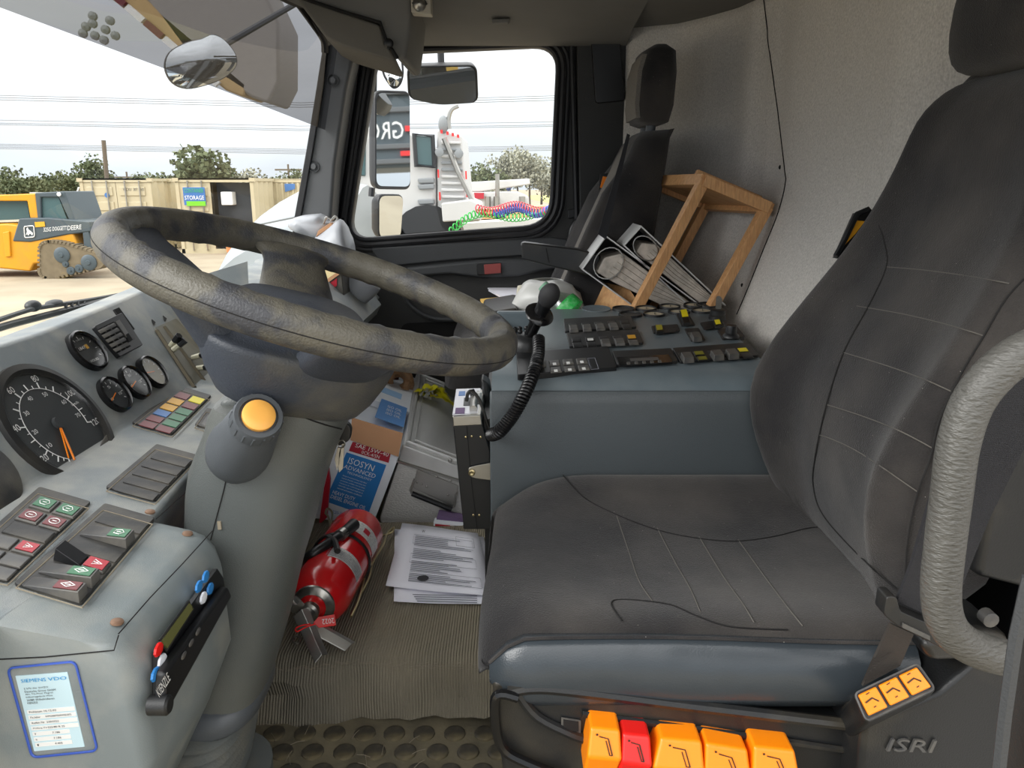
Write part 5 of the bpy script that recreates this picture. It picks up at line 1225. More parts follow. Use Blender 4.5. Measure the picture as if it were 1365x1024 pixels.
    MB().tube(smoothpath([pl(a, b_, .004) for a, b_ in ((678, 922), (720, 917), (800, 925), (900, 938), (1000, 950), (1100, 962), (1145, 966), (1180, 958))]), .007, 8).build('base_rail', M['basep'], st)
    MB().tube(smoothpath([pl(a, b_, .003) for a, b_ in ((690, 925), (715, 955), (760, 978), (780, 985))]), .006, 8).build('base_edge', M['basep'], st)
    MB().tube([pl(a, b_, .003) for a, b_ in ((776, 952), (900, 968), (1060, 990), (1140, 1002))], .004, 6).build('base_edge', M['basep'], st)
    MB().prism([pl(a, b_, .0015) for a, b_ in ((748, 956), (774, 960), (774, 978), (748, 975))], (0, -.002, 0)).build('slot_frame', M['rocker'], st)
    MB().prism([pl(a, b_, .0036) for a, b_ in ((751, 959), (771, 962), (771, 975), (751, 972))], (0, -.001, 0)).build('slot', M['groove'], st)
    MB().tube(smoothpath([pl(a, b_, .01) for a, b_ in ((690, 930), (668, 925), (660, 935), (662, 975), (672, 1000), (700, 1016), (760, 1040))]), .006, 8).build('lift_bar', M['blackgloss'], st)
    MB().tube(smoothpath([pl(a, b_, -.02) for a, b_ in ((672, 950), (680, 980), (700, 1010), (730, 1040))]), .012, 8).build('lift_arm', M['basep'], st)
    # paddle buttons
    bl = Plane((0, .735, 0), (0, -1, 0))
    for q, mt, nm in ((((787, 957), (827, 961), (827, 989), (820, 1018), (777, 1016), (781, 985)), 'orange', 'orange_paddle'), (((830, 965), (867, 969), (867, 998), (857, 1030), (818, 1023), (826, 992)), 'red', 'red_paddle'), (((881, 971), (936, 976), (936, 1004), (928, 1045), (872, 1040), (868, 1000)), 'orange', 'orange_paddle'), (((941, 978), (997, 987), (998, 1018), (990, 1055), (936, 1050), (935, 1010)), 'orange', 'orange_paddle'), (((1005, 982), (1060, 988), (1062, 1018), (1056, 1055), (1000, 1050), (999, 1012)), 'orange', 'orange_paddle')):
        P = [bl(p[0], p[1]+13) for p in q]; ft = MB()
        f = [p.copy() for p in P]
        for i in (2, 5): f[i] += V((0, -.014, 0))
        for i in (3, 4): f[i] += V((0, -.004, 0))
        bk = [p+V((0, .035, 0)) for p in P]
        ft.add(f+bk, [(0, 1, 2, 5), (5, 2, 3, 4), (0, 6, 7, 1), (1, 7, 8, 2), (2, 8, 9, 3), (3, 9, 10, 4), (4, 10, 11, 5), (5, 11, 6, 0), (6, 11, 10, 9, 8, 7)])
        o = ft.build(nm, M[mt], st, bev=.004, bseg=3, smooth=True)
        c = (f[0]+f[1]+f[2]+f[5])/4+V((0, -.001, 0)); u = (f[1]-f[0])*.5; dn = (f[5]-f[0]+f[2]-f[1])*.25
        g = MB(); g.tube([c-u*.4-dn*.5, c+u*.2-dn*.4, c+u*.5+dn*.7], .0007, 5); g.tube([c+u*.05-dn*.25, c+u*.32+dn*.7, c+u*.5+dn*.7], .0006, 5); g.ell(c-u*.55-dn*.6, (.0014, .0008, .0014), 8, 4)
        g.build('symbol', M['sym'], o)
    # three-button pod
    pc = atY(1195, 925, .70); pn = V((-.15, -1, .75)).normalized(); pp_ = Plane(pc, pn)
    pq = [(1137, 924), (1224, 882), (1250, 920), (1154, 965)]
    MB().prism(roundpoly([pp_(*p) for p in pq], .006), pn*-.09+V((.01, 0, -.03))).build('button_pod', M['basep'], st, bev=.004, bseg=3)
    MB().tube(roundpoly([pp_(*p, .001) for p in ((1139, 925), (1223, 885), (1246, 918), (1155, 961))], .005), .0014, 5, closed=True).build('pod_rim', M['rocker'], st)
    for k in range(3):
        qq = sub([(1140, 926), (1222, 887), (1244, 916), (1156, 957)], .02+k*.33, .31+k*.33, .05, .95)
        o = MB().prism([pp_(*p) for p in qq], pn*.004).build('orange_button', M['orange'], st, bev=.0015)
        g = MB(); P = [pp_(*bil(qq, a, b_), .0045) for a, b_ in ((.2, .45), (.6, .38), (.8, .62))]; g.tube(P, .0009, 5); g.tube([pp_(*bil(qq, .45, .78), .0045), pp_(*bil(qq, .58, .76), .0045)], .0006, 4); g.tube([pp_(*bil(qq, .42, .14), .0045), pp_(*bil(qq, .6, .12), .0045)], .0006, 4); g.build('symbol', M['sym'], o)
    MB().prism([atY(a, b_, .72) for a, b_ in ((1150, 965), (1252, 922), (1300, 880), (1345, 870), (1400, 1100), (1140, 1100), (1146, 1000))], (0, .1, 0)).build('base_rear', M['basep'], st, bev=.008, bseg=3)
    lp_ = Plane((0, .72, 0), (0, -1, 0)); t = MB(); t.text('ISRI', lp_(1180, 999, .0), lp_(1240, 1001, .0), lp_(1187, 983, 0), lp_.n, .002)
    t2 = MB(); t2.v = [p for p in t.v]; t2.f = t.f; t2.build('embossed_name', M['rocker'], st, smooth=False, solid=.003)
    return st
seat = make_seat()
# driver belt, buckle guide
bt_ = thing('seat_belt', 'black webbing belt running down behind the foam grab handle with a plastic guide', 'seat belt', atY(1210, 850, .66))
MB().prism([atY(a, b_, Y_) for a, b_, Y_ in ((1440, 420, .63), (1440, 500, .63), (1365, 600, .635), (1320, 690, .645), (1262, 832, .66), (1196, 802, .66), (1216, 750, .655), (1248, 640, .645), (1300, 545, .635), (1350, 480, .63))], (0, .004, 0)).build('webbing', M['web'], bt_)
MB().prism(roundpoly([atY(a, b_, .65) for a, b_ in ((1182, 795), (1196, 796), (1200, 815), (1262, 842), (1258, 866), (1192, 832), (1178, 820))], .004), (0, .02, 0)).build('belt_guide', M['black'], bt_, bev=.004)
MB().prism([atY(a, b_, .648) for a, b_ in ((1204, 831), (1240, 848), (1240, 854), (1203, 837))], (0, .002, 0)).build('guide_label', M['rocker'], bt_)
MB().prism([atY(a, b_, Y_) for a, b_, Y_ in ((1188, 832, .69), (1218, 846, .69), (1200, 888, .72), (1150, 915, .74), (1166, 878, .74))], (0, .004, 0)).build('lower_webbing', mat('dusty webbing', (56, 52, 48), .9, bump=.5, bscale=500), bt_)
bk_ = thing('belt_buckle', 'red-buttoned belt buckle down between the console and the driver seat back', 'belt buckle', atY(1020, 652, 1.24))
MB().prism([atY(a, b_, 1.225) for a, b_ in ((1003, 652), (1016, 655), (1040, 645), (1048, 668), (1010, 664))], (0, .03, 0)).build('buckle_body', M['black'], bk_, bev=.003)
MB().tube([atY(1010, 655, 1.222), atY(1030, 643, 1.222)], .003, 6).build('buckle_strap', M['knob'], bk_); MB().box(atY(986, 655, 1.235), (.014, .02, .008)).build('release_button', M['red'], bk_, bev=.001)
ba = thing('belt_adjuster', 'black frame with orange-yellow belt strap high on the rear wall beside the driver seat', 'belt fitting', atY(1140, 310, 1.36))
MB().tube([atY(a, b_, 1.36) for a, b_ in ((1143, 285), (1158, 279), (1164, 282), (1150, 318), (1120, 345), (1114, 341), (1127, 318))], .005, 6, closed=True).build('frame', M['blackclean'], ba)
MB().prism([atY(a, b_, 1.362) for a, b_ in ((1142, 294), (1153, 295), (1140, 312), (1124, 329), (1130, 312))], (0, .006, 0)).build('strap', mat('orange strap', (240, 170, 30), .6), ba)
MB().prism([atY(a, b_, 1.37) for a, b_ in ((1143, 285), (1166, 280), (1150, 325), (1116, 345))], (.0, .02, 0)).build('back_plate', M['blackclean'], ba)
# grab handle by the camera side door
gh = thing('door_grab_handle', 'thick textured grey foam grab handle at the right edge beside the driver door', 'grab handle', atY(1330, 880, .5))
MB().tube(smoothpath([atY(a, b_, Y_) for a, b_, Y_ in ((1480, 440, .50), (1400, 455, .52), (1345, 482), (1300, 530), (1275, 590), (1265, 660), (1257, 730), (1252, 790), (1262, 832), (1290, 860), (1345, 876), (1420, 888)) for Y_ in [.53]] if False else [atY(a, b_, .53) for a, b_ in ((1480, 440), (1400, 455), (1345, 482), (1300, 530), (1278, 590), (1268, 660), (1259, 730), (1254, 790), (1262, 832), (1290, 860), (1345, 878), (1440, 890))], 6), .0143, 20).build('grip', M['handle'], gh)
struct(MB().prism([atY(a, b_, .42) for a, b_ in ((1330, 1060), (1338, 960), (1352, 850), (1368, 770), (1420, 650), (1500, 650), (1500, 1060))], (.0, -.03, 0)).build('trim_11', M['door'], bev=.004))
struct(MB().tube([atY(a, b_, .388) for a, b_ in ((1330, 1040), (1340, 950), (1354, 850), (1372, 770))], .004, 6).build('trim_12', M['door2']))
struct(MB().box((.72, .88, .62), (.2, .3, .86)).build('trim_13', M['blackclean'], bev=.02))
struct(MB().prism([atY(a, b_, .74) for a, b_ in ((1330, 600), (1365, 590), (1420, 560), (1420, 800), (1300, 770))], (0, .05, 0)).build('trim_14', M['basep'], bev=.01))
bk = thing('belt_reel_cover', 'dark belt reel cover behind the seat base, below the grab handle', 'reel cover', atY(1310, 850, .72))
MB().prism([atY(a, b_, .70) for a, b_ in ((1225, 860), (1260, 845), (1310, 838), (1350, 850), (1350, 880), (1240, 885))], (0, .08, 0)).build('cover', M['basep'], bk, bev=.01)
MB().lathe(atY(1320, 826, .70), (0, -1, 0), [(.008, -.01), (.008, .002), (.004, .003), (0, .002)], 12).build('bolt', M['rocker'], bk)

# passenger seat
ps = thing('cab_seat', 'dark passenger seat against the rear wall with grey cloth centre', 'seat', (.15, 2.0, ZF))
PY = 2.19
R = []
for z, x, hw in ((.62, .09, .19), (.75, .115, .205), (.88, .17, .205), (.98, .212, .20), (1.08, .257, .185), (1.16, .292, .165), (1.21, .315, .14), (1.235, .338, .10)):
    rg = []
    for k in range(19):
        s = -1+k/9; b_ = .035*max(0, (abs(s)-.5)/.5)*(z < 1.15); rg.append(V((x-b_+(.02 if abs(s) > .95 else 0), PY+s*hw, z)))
    rg += [V((x+.07+(1.235-z)*.3, PY+hw, z+.005)), V((x+.09+(1.235-z)*.3, PY+hw*.6, z+.01)), V((x+.09+(1.235-z)*.3, PY-hw*.6, z+.01)), V((x+.07+(1.235-z)*.3, PY-hw, z+.005))]
    R.append(rg)
pbk = MB().loft(R); pbk.build('backrest', M['velour'], ps, ang=80)
gcl = mat('grey seat cloth', (112, 108, 102), .95, bump=.6, bscale=500, var=.25, vscale=300)
R = []
for z, x, hw in ((.75, .113, .11), (.88, .168, .11), (.98, .21, .105), (1.08, .255, .10), (1.16, .29, .09), (1.205, .312, .075)): R.append([V((x-.004*(1-s*s)-.0015, PY+s*hw, z)) for s in (-1, -.5, 0, .5, 1)]+[V((x+.01, PY+hw, z)), V((x+.01, PY-hw, z))])
MB().loft(R).build('centre_panel', gcl, ps, ang=80)
R = [sring(x, PY-.02, z, hx, hw, 28, 3.5) for z, x, hx, hw in ((1.252, .365, .02, .08), (1.26, .366, .044, .10), (1.30, .368, .052, .11), (1.38, .372, .052, .11), (1.43, .376, .044, .10), (1.445, .378, .02, .08))]
MB().loft(R).build('headrest', M['velour'], ps, ang=80)
R = [[V((x-.001, PY-.02+s*.09, z)) for s in (-1, 0, 1)]+[V((x+.01, PY+.07, z)), V((x+.01, PY-.11, z))] for z, x in ((1.268, .319), (1.30, .315), (1.38, .319), (1.42, .330))]
MB().loft(R).build('headrest_cloth', gcl, ps)
for dy in (-.06, .03): MB().tube([(.36, PY+dy, 1.20), (.368, PY+dy, 1.27)], .013, 12).build('headrest_collar', M['knob'], ps)
R = []
for x, e in ((-.18, 1), (-.17, .5), (-.14, .15), (-.08, 0), (0, 0), (.14, 0)): R.append([V((x, PY+s*(.195-.02*e), .70-.05*e-.01*(1-abs(s))+(.01 if abs(s) > .7 else 0))) for s in (-1, -.9, -.7, -.3, 0, .3, .7, .9, 1)]+[V((x, PY+.19, .56+.02*e)), V((x, PY-.19, .56+.02*e))])
MB().loft(R).build('cushion', M['velour'], ps, ang=80)
MB().box((.12, 2.2, .38), (.26, .34, .40)).build('seat_base', M['blackclean'], ps, bev=.02)
am = MB().prism([atY(a, b_, 1.93) for a, b_ in ((694, 326), (698, 323), (770, 332), (800, 340), (800, 372), (770, 364), (720, 352), (696, 346))], (0, .05, 0)); am.build('armrest', M['black'], ps, bev=.012, bseg=3)
MB().tube([atY(728, 331, 1.925), atY(732, 350, 1.925)], .001, 4).build('armrest_seam', M['groove'], ps)
pb_ = thing('passenger_belt', 'dark diagonal seat belt hanging across the passenger seat back', 'seat belt', atY(820, 250, 1.78))
MB().prism([atY(a, b_, 1.8) for a, b_ in ((836, 178), (840, 180), (832, 215), (808, 320), (797, 312), (826, 215))], (0, .003, 0)).build('webbing', M['web'], pb_)
MB().prism([atY(a, b_, 2.3) for a, b_ in ((800, 232), (817, 230), (818, 238), (812, 255), (798, 258))], (0, .01, 0)).build('anchor', M['blackclean'], pb_); MB().prism([atY(a, b_, 2.29) for a, b_ in ((804, 235), (809, 236), (805, 252), (800, 250))], (0, .005, 0)).build('orange_tab', M['orange'], pb_)
# dark panel behind the passenger seat
# ---------------------------------------------------------------- stool on the passenger seat
stl = thing('wooden_stool', 'small tilted wooden stool lying over the ring binders on the passenger seat', 'stool', atY(852, 405, 1.83))
P1 = atY(941, 233, 1.83); P2 = atY(868, 236, 2.16); P3 = atY(1029, 270, 1.83); P4 = P2+(P3-P1)
ux = (P3-P1).normalized(); uy = (P2-P1).normalized(); un = ux.cross(uy).normalized(); un = un if un.z > 0 else -un
legd = (atY(852, 405, 1.83)-atY(941, 236, 1.83)).normalized()
LM = Matrix((ux, uy, un)).transposed()
def rail_(A, B, th, hh, dn=0):
    d = (B-A).normalized(); s = un.cross(d).normalized(); return MB().prism([A+s*th/2-un*dn, A-s*th/2-un*dn, A-s*th/2-un*(dn+hh), A+s*th/2-un*(dn+hh)], B-A)
for nm, A, B in (('rail', P1, P3), ('rail', P2, P4), ('rail', P1, P2), ('rail', P3, P4)): rail_(A, B, .018, .027).build(nm, M['wood'], stl, bev=.0015)
MB().prism([P1+un*-.004, P3+un*-.004, P4+un*-.004, P2+un*-.004], un*-.010).build('seat_board', M['wood2'], stl)
rail_(P1+uy*.06+un*.014, P3+uy*.06+un*.014, .02, .02).build('slat', M['wood'], stl, bev=.002); rail_(P1+uy*.30+un*.014+ux*.02, P3+uy*.30+un*.014+ux*.02, .02, .02).build('slat', M['wood'], stl, bev=.002)
for A, Lg in ((P1, .40), (P2, .40), (P3, .31), (P4, .35)):
    s = uy; f = legd.cross(s).normalized(); a = A-un*.012+(P1+P4-A*2)/2*.04
    MB().prism([a+s*.012+f*.012, a-s*.012+f*.012, a-s*.012-f*.012, a+s*.012-f*.012], legd*Lg).build('leg', M['wood'], stl, bev=.0015)
pbq = [P1+legd*.30, P2+legd*.30, P2+legd*.41, P1+legd*.41]
MB().prism([atY(a, b_, y_) for a, b_, y_ in ((783, 372, 2.05), (838, 384, 1.9), (862, 420, 1.85), (780, 420, 2.0))], (0, .012, 0)).build('lower_board', M['wood2'], stl)
# ring binders
def binder(A, B, dirpx, Yn, Yf, lab, pk, L=.285):
    t = thing('ring_binder', lab, 'ring binder', atY(*B, Yn), 'ring binders')
    a0 = atY(*A, Yn); b0 = atY(*B, Yn); d = (atY(A[0]+dirpx[0], A[1]+dirpx[1], Yn)-a0).normalized(); y = V((0, Yf-Yn, 0)); th = (b0-a0).normalized()
    th = (th-d*th.dot(d)).normalized(); T = (b0-a0).length; b0 = a0+th*T
    MB().prism([a0, b0, b0+y, a0+y], d*.003).build('spine', M['spine'], t, bev=.001)
    MB().prism([a0, a0+y, a0+y+d*L, a0+d*L], th*.003).build('cover', M['alu'], t)
    MB().prism([b0, b0+y, b0+y+d*L, b0+d*L], th*-.003).build('cover', M['alu'], t)
    g = MB(); n = 14; o = .012; P = [a0+y*.04+d*.06+th*T*.10+d*.0, a0+y*.04+d*(L*.95)+th*T*(.10), a0+y*.04+d*(L*.98)+th*T*(.45+.3*pk), a0+y*.04+d*(L*.3)+th*T*(.80), a0+y*.04+d*.035+th*T*.85, a0+y*.04+d*.03+th*T*.45]
    MB().prism(P, y*.92).build('page_block', M['pages'], t, bev=.004)
    pl_l = MB()
    for k in range(4):
        f = .2+.15*k; pl_l.tube([a0+y*.036+d*(.06)+th*T*f, a0+y*.036+d*(L*.5)+th*T*(f*.9+.02), a0+y*.036+d*(L*.93)+th*T*(.12+.05*k*.8)], .0005, 4)
    tag(pl_l.build('page_lines', M['dust'], t), kind='stuff')
    for q in (0, .012): MB().tube([a0+y*(.02+q)+d*.045+th*T*.5+(d*cos(a)*.034+th*sin(a)*T*.40) for a in [2*pi*i/20 for i in range(20)]], .0016, 6, closed=True).build('ring', M['chrome'], t)
    return t
binder((808, 314), (781, 363), (109, 80), 1.86, 2.10, 'lower metal-covered ring binder, thick with pages, left of the other', 0)
binder((855, 301), (837, 332), (96, 90), 1.86, 2.10, 'upper metal-covered ring binder resting against the stool, right of the other', .4)
# ---------------------------------------------------------------- things on the passenger seat behind the console
ev = MB().prism([atZ(a, b_, .765) for a, b_ in ((640, 401), (672, 398), (690, 412), (646, 414))], (0, 0, .006)); tag(ev.build('padded_envelope', mat('yellow envelope', (226, 184, 92), .7), bev=.001), 'yellow padded envelope on the passenger seat beside the papers', 'envelope')
for k, L in enumerate((((651, 388), (690, 378), (720, 395), (690, 410)), ((650, 385), (695, 374), (725, 392), (684, 408)))):
    tag(MB().prism([atZ(a, b_, .775+.006*k) for a, b_ in L], (0, 0, .003)).build('paper_sheet', M['paper']), ('lower', 'upper')[k]+' of the two white sheets on the passenger seat', 'paper', 'white sheets on the passenger seat')
tag(MB().prism([atY(a, b_, 1.9) for a, b_ in ((640, 418), (688, 410), (700, 440), (640, 470))], (0, .25, 0)).build('seat_tray', M['black'], bev=.008), 'dark folder pile under the envelope on the passenger seat', 'folder')
R = []
for k, (py, xa, xb, dy) in enumerate(((425, 676, 778, .05), (405, 682, 778, .08), (390, 690, 772, .09), (378, 697, 762, .07), (372, 705, 748, .03))):
    a, c = atY(xa, py, 2.0), atY(xb, py, 2.0); R.append([p+V((noise.noise(p*30)*.008, noise.noise(p*25+V((3, 1, 2)))*.02, noise.noise(p*20)*.006)) for p in sring((a.x+c.x)/2, 2.0, a.z, (c.x-a.x)/2, dy, 30, 2.3)])
tag(MB().loft(R, cap=False).build('plastic_bag', M['bag'], ang=80, solid=.0005), 'translucent white carrier bag behind the green-labelled bottle', 'plastic bag')
tag(MB().prism([atY(a, b_, 2.0) for a, b_ in ((690, 384), (725, 377), (732, 425), (684, 425))], (0, .05, 0)).build('box_in_bag', mat('cream card', (214, 208, 188), .8), bev=.002), 'cream box inside the translucent carrier bag', 'box')
bo = thing('water_bottle', 'clear plastic drinks bottle with a green label lying behind the console', 'bottle', atY(755, 410, 1.86))
A = atY(728, 385, 1.90); B = atY(778, 432, 1.86); ax = (B-A).normalized(); L_ = (B-A).length
MB().lathe(A, ax, [(.012, .012), (.013, .02), (.018, .03), (.028, .048), (.035, .062), (.037, .08), (.036, .12), (.037, L_*.95), (.03, L_)], 24).build('bottle_body', M['pet'], bo)
MB().lathe(A, ax, [(.0145, -.012), (.0145, .010), (.012, .012), (0, .012)], 18).build('cap', mat('clear green cap', (150, 200, 170), .3), bo)
MB().lathe(A, ax, [(.0372, .058), (.0382, .065), (.0382, .088)], 24, cap=False).build('label_band', M['greenl'], bo)
# ---------------------------------------------------------------- white bag, box and book on the passenger dash
cb_ = thing('cloth_bag', 'crumpled white plastic bag with wire handles heaped on the passenger dash', 'bag', (-.5, 2.15, .87))
def blobY(L, Y, dy, mt, nm, par, am=.012):
    P = smoothpath([atY(a, b_, Y) for a, b_ in L], 3, True); c = sum(P, V())/len(P); R = []
    for k, s in ((-1, .55), (-.8, .8), (-.4, .97), (0, 1), (.5, .95), (1, .6)): R.append([c+(p-c)*s+V((0, k*dy+noise.noise(p*22+V((k, 0, 0)))*am*1.5, noise.noise(p*30+V((0, k, 0)))*am)) for p in P])
    return MB().loft(R).build(nm, mt, par, ang=70)
blobY(((386, 302), (395, 290), (428, 285), (440, 295), (450, 300), (430, 318), (405, 312)), 2.2, .06, M['bagopaque'], 'upper_fold', cb_, .008)
blobY(((405, 335), (440, 300), (458, 296), (468, 320), (475, 345), (500, 372), (507, 384), (498, 396), (484, 404), (470, 395), (455, 360), (420, 345)), 2.12, .06, M['bagopaque'], 'lower_fold', cb_, .01)
MB().tube(smoothpath([atY(a, b_, 2.15) for a, b_ in ((430, 300), (435, 290), (442, 293), (448, 289), (452, 297), (458, 299), (465, 315), (472, 331))]), .0035, 6).build('wire_handle', M['steel'], cb_)
MB().tube(smoothpath([atY(a, b_, 2.13) for a, b_ in ((440, 296), (446, 288), (450, 292), (444, 298))]), .002, 6).build('wire_handle', M['steel'], cb_)
tag(MB().prism([atY(a, b_, 2.1) for a, b_ in ((424, 308), (440, 297), (444, 300), (421, 316))], (0, .12, 0)).build('folded_papers', M['kraft'], bev=.001), 'tan folded papers poking from the white bag on the dash', 'papers')
bx = thing('card_box', 'opened dark card box with red label leaning on the passenger dash', 'box', atY(440, 395, 2.0))
MB().prism([atY(a, b_, 1.98) for a, b_ in ((430, 381), (455, 364), (459, 400), (452, 398))], (0, .14, 0)).build('box_body', M['panel'], bx, bev=.002)
MB().prism([atY(a, b_, 1.978) for a, b_ in ((434, 381), (449, 371), (449, 381), (440, 387))], (0, .002, 0)).build('red_label', M['redb'], bx)
MB().prism([atY(a, b_, 2.0) for a, b_ in ((410, 363), (456, 355), (453, 362), (427, 379))], (0, .1, .01)).build('cream_flap', mat('cream flap', (226, 210, 160), .8), bx)
MB().prism([atY(a, b_, 1.975) for a, b_ in ((427, 378), (454, 360), (455, 364), (430, 382))], (0, .01, 0)).build('torn_edge', M['kraft'], bx)

# ================================================================ FOOTWELL OBJECTS
# oil carton
oc = thing('oil_carton', 'white and blue engine oil carton with a torn brown flap in the passenger footwell', 'carton', atY(470, 700, 1.8))
Fy = 1.79; fq = [(455, 578), (533, 606), (497, 700), (405, 690)]
MB().prism([atY(a, b_, Fy) for a, b_ in fq], (-.02, .28, .02)).build('carton_body', M['carton'], oc, bev=.002)
fpln = Plane((0, Fy, 0), (0, -1, 0))
bq_ = [(462, 603), (515, 620), (490, 688), (433, 668)]; slab(fpln, bq_, .001, .0003).build('blue_panel', M['oilblue'], oc)
slab(fpln, [(470, 589), (521, 604), (518, 617), (465, 601)], .001, .0003).build('red_panel', M['oilred'], oc)
t = MB()
def tq(t, s_, q, a0, a1, b0, b1, pl=fpln, h=.0014): t.text(s_, pl(*bil(q, a0, b1), h), pl(*bil(q, a1, b1), h), pl(*bil(q, a0, b0), h), pl.n)
rq = [(470, 589), (521, 604), (518, 617), (465, 601)]
tq(t, 'SAE 15W-40', rq, .1, .95, .02, .45); tq(t, '0CK-4/SN', rq, .3, .75, .55, .9)
tq(t, 'ISOSYN', bq_, .12, .75, .07, .19); tq(t, 'ADVANCED', bq_, .08, .85, .22, .30); tq(t, 'TECHNOLOGY', bq_, .2, .8, .33, .37)
for i, s_ in enumerate(('Designed to protect heavy duty diesel', 'engines. Provides outstanding wear', 'protection, oxidation and corrosion', 'resistance for turbocharged and', 'naturally aspirated engines at', 'normal and severe conditions')): tq(t, s_, bq_, .14, .72, .42+i*.05, .45+i*.05)
tq(t, 'HEAVY DUTY', bq_, .08, .6, .75, .82); tq(t, 'DIESEL ENGINE OIL', bq_, .08, .9, .84, .91); t.build('panel_text', M['white'], oc, smooth=False)
t = MB(); q5 = [(428, 672), (496, 694), (494, 700), (424, 688)]; t.text('220-300', fpln(443, 684, .001), fpln(460, 688, .001), fpln(444, 680, .001), fpln.n); t.build('small_text', M['oilblue'], oc, smooth=False)
slab(fpln, [(434, 650), (440, 652), (436, 672), (430, 669)], .001, .0003).build('blue_tab', M['oilblue'], oc)
MB().prism([atY(a, b_, Fy-.006) for a, b_ in ((469, 557), (537, 578), (531, 609), (467, 587))], (0, .003, 0)).build('brown_flap', M['kraft'], oc)
tag(MB().prism([atY(a, b_, 1.76) for a, b_ in ((425, 700), (432, 650), (438, 625), (440, 640), (436, 690))], (0, .01, 0)).build('red_box_edge', M['redb']), 'narrow red box edge showing beside the steering column', 'box')
lid = Plane.tri(atY(486, 559, 1.85), atY(538, 577, 1.85), atY(546, 527, 2.2))
lq = [(506, 511), (547, 527), (538, 576), (486, 558)]
ob2 = thing('small_carton', 'smaller blue and white carton lying on top of the oil carton', 'carton', lid(510, 545))
slab(lid, lq, 0, -.06).build('carton_body', M['carton'], ob2, bev=.002); slab(lid, sub(lq, .22, .98, .36, .88), .0008, .0002).build('blue_panel', mat('pale carton blue', (80, 140, 205), .5), ob2); slab(lid, sub(lq, .12, .75, .06, .2), .0008, .0002).build('blue_panel', mat('pale carton blue2', (150, 190, 228), .5), ob2)
t = MB()
for i in range(3): tq(t, 'ISO OIL', lq, .45, .85, .64-i*.09, .70-i*.09, lid, .001)
t.build('panel_text', M['white'], ob2, smooth=False)
# aluminium chest
ac = thing('aluminium_case', 'dented aluminium case with a black folding handle in the passenger footwell', 'case', atY(560, 700, 1.8))
Cy = 1.80; fr = [(539, 592), (668, 642), (640, 712), (503, 700)]
A, B, C, D = [atY(a, b_, Cy) for a, b_ in fr]; bv = atY(557, 497, 2.40)-A
mid = lambda f: A.lerp(D, f); midr = lambda f: B.lerp(C, f)
MB().prism(roundpoly([mid(.18), midr(.18), C, D], [.004, .004, .03, .03]), bv).build('case_body', M['alurib'], ac, bev=.006, bseg=3)
MB().prism(roundpoly([A-V((.004, 0, 0)), B, midr(.2), mid(.2)-V((.004, 0, 0))], .008), bv).build('case_lid', M['alu'], ac, bev=.008, bseg=3)
ln_ = (B-A).cross(bv).normalized(); ln_ = ln_ if ln_.z > 0 else -ln_
off = lambda f, g: A+(B-A)*f+bv*g+ln_*.003
MB().tube([off(.03, .02), off(.97, .02), off(.97, .97), off(.03, .97)], .006, 8, closed=True).build('lid_rim', M['alu'], ac)
MB().tube([off(.10, .07), off(.92, .07), off(.92, .93), off(.10, .93)], .003, 6, closed=True).build('lid_crease', M['alu'], ac)
MB().tube([mid(.2)+V((-.004, -.003, 0)), midr(.2)+V((0, -.003, 0))], .004, 6).build('lid_bead', M['steel'], ac)
cf = Plane((0, Cy-.002, 0), (0, -1, 0))
hp = slab(cf, [(556, 625), (611, 647), (607, 676), (551, 650)], .004, 0, .004).build('handle_plate', M['steel'], ac, bev=.001)
MB().tube([cf(a, b_, .012) for a, b_ in ((553, 638), (547, 654), (549, 660), (600, 680), (605, 676), (608, 659))], .0028, 6).build('handle_wire', M['steel'], ac)
MB().tube([cf(549, 658, .013), cf(602, 679, .013)], .0068, 10).build('handle_grip', M['blackclean'], ac)
for p in ((556, 643), (562, 646), (569, 649), (597, 660), (582, 636), (601, 641)): MB().ell(cf(*p, .005), (.003, .002, .003)).build('rivet', M['steel'], ac)
MB().lathe(cf(600, 614, 0), (0, -1, 0), [(.006, 0), (.005, .004), (0, .005)], 10).build('latch_stud', M['steel'], ac)
tp2 = Plane(A+ln_*.004, ln_)
# crumpled caution tape
tg = MB(); random.seed(3)
for k in range(6):
    p = [tp2(552+k*9+random.uniform(-4, 4), 522+random.uniform(-4, 12), random.uniform(.005, .03)) for _ in range(2)]
    a = tp2(552+k*6, 526+random.uniform(-4, 4), .004); b_ = tp2(590+k*4, 520+k*5, .03); c = a.lerp(b_, .5)+V((random.uniform(-.02, .02), 0, random.uniform(0, .03)))
    path = smoothpath([a, c, b_], 6); n = len(path); r1 = [q+V((0, -.016+random.uniform(-.006, .006), random.uniform(-.004, .004))) for q in path]; r2 = [q+V((random.uniform(-.006, .006), .016, .006*sin(i*1.3+k))) for i, q in enumerate(path)]
    tg.loft([r1, r2], cap=False, open_ring=True)
tag(tg.build('caution_tape', M['tape'], ang=80), 'crumpled yellow tape lying on the aluminium case lid', 'tape')
cn = thing('tin_can', 'dull metal tin lying on the aluminium case beside the yellow tape', 'tin', tp2(607, 515, 0))
c0 = tp2(606, 517, .03); MB().lathe(c0, (.25, 1, .12), [(.032, 0), (.034, .002), (.032, .004), (.032, .075), (.034, .077), (.03, .08), (0, .08)], 26).build('can_body', M['canm'], cn)
MB().lathe(c0, (-.25, -1, -.12), [(.030, -.003), (.029, -.001), (0, -.001)], 24).build('can_end', M['dial2'], cn)
tag(MB().prism([atY(a, b_, 2.1) for a, b_ in ((622, 500), (640, 508), (632, 516), (618, 522), (621, 510))], (0, .03, .01)).build('tape_scrap', M['tape']), 'loose end of yellow tape standing behind the two-way radio', 'tape')
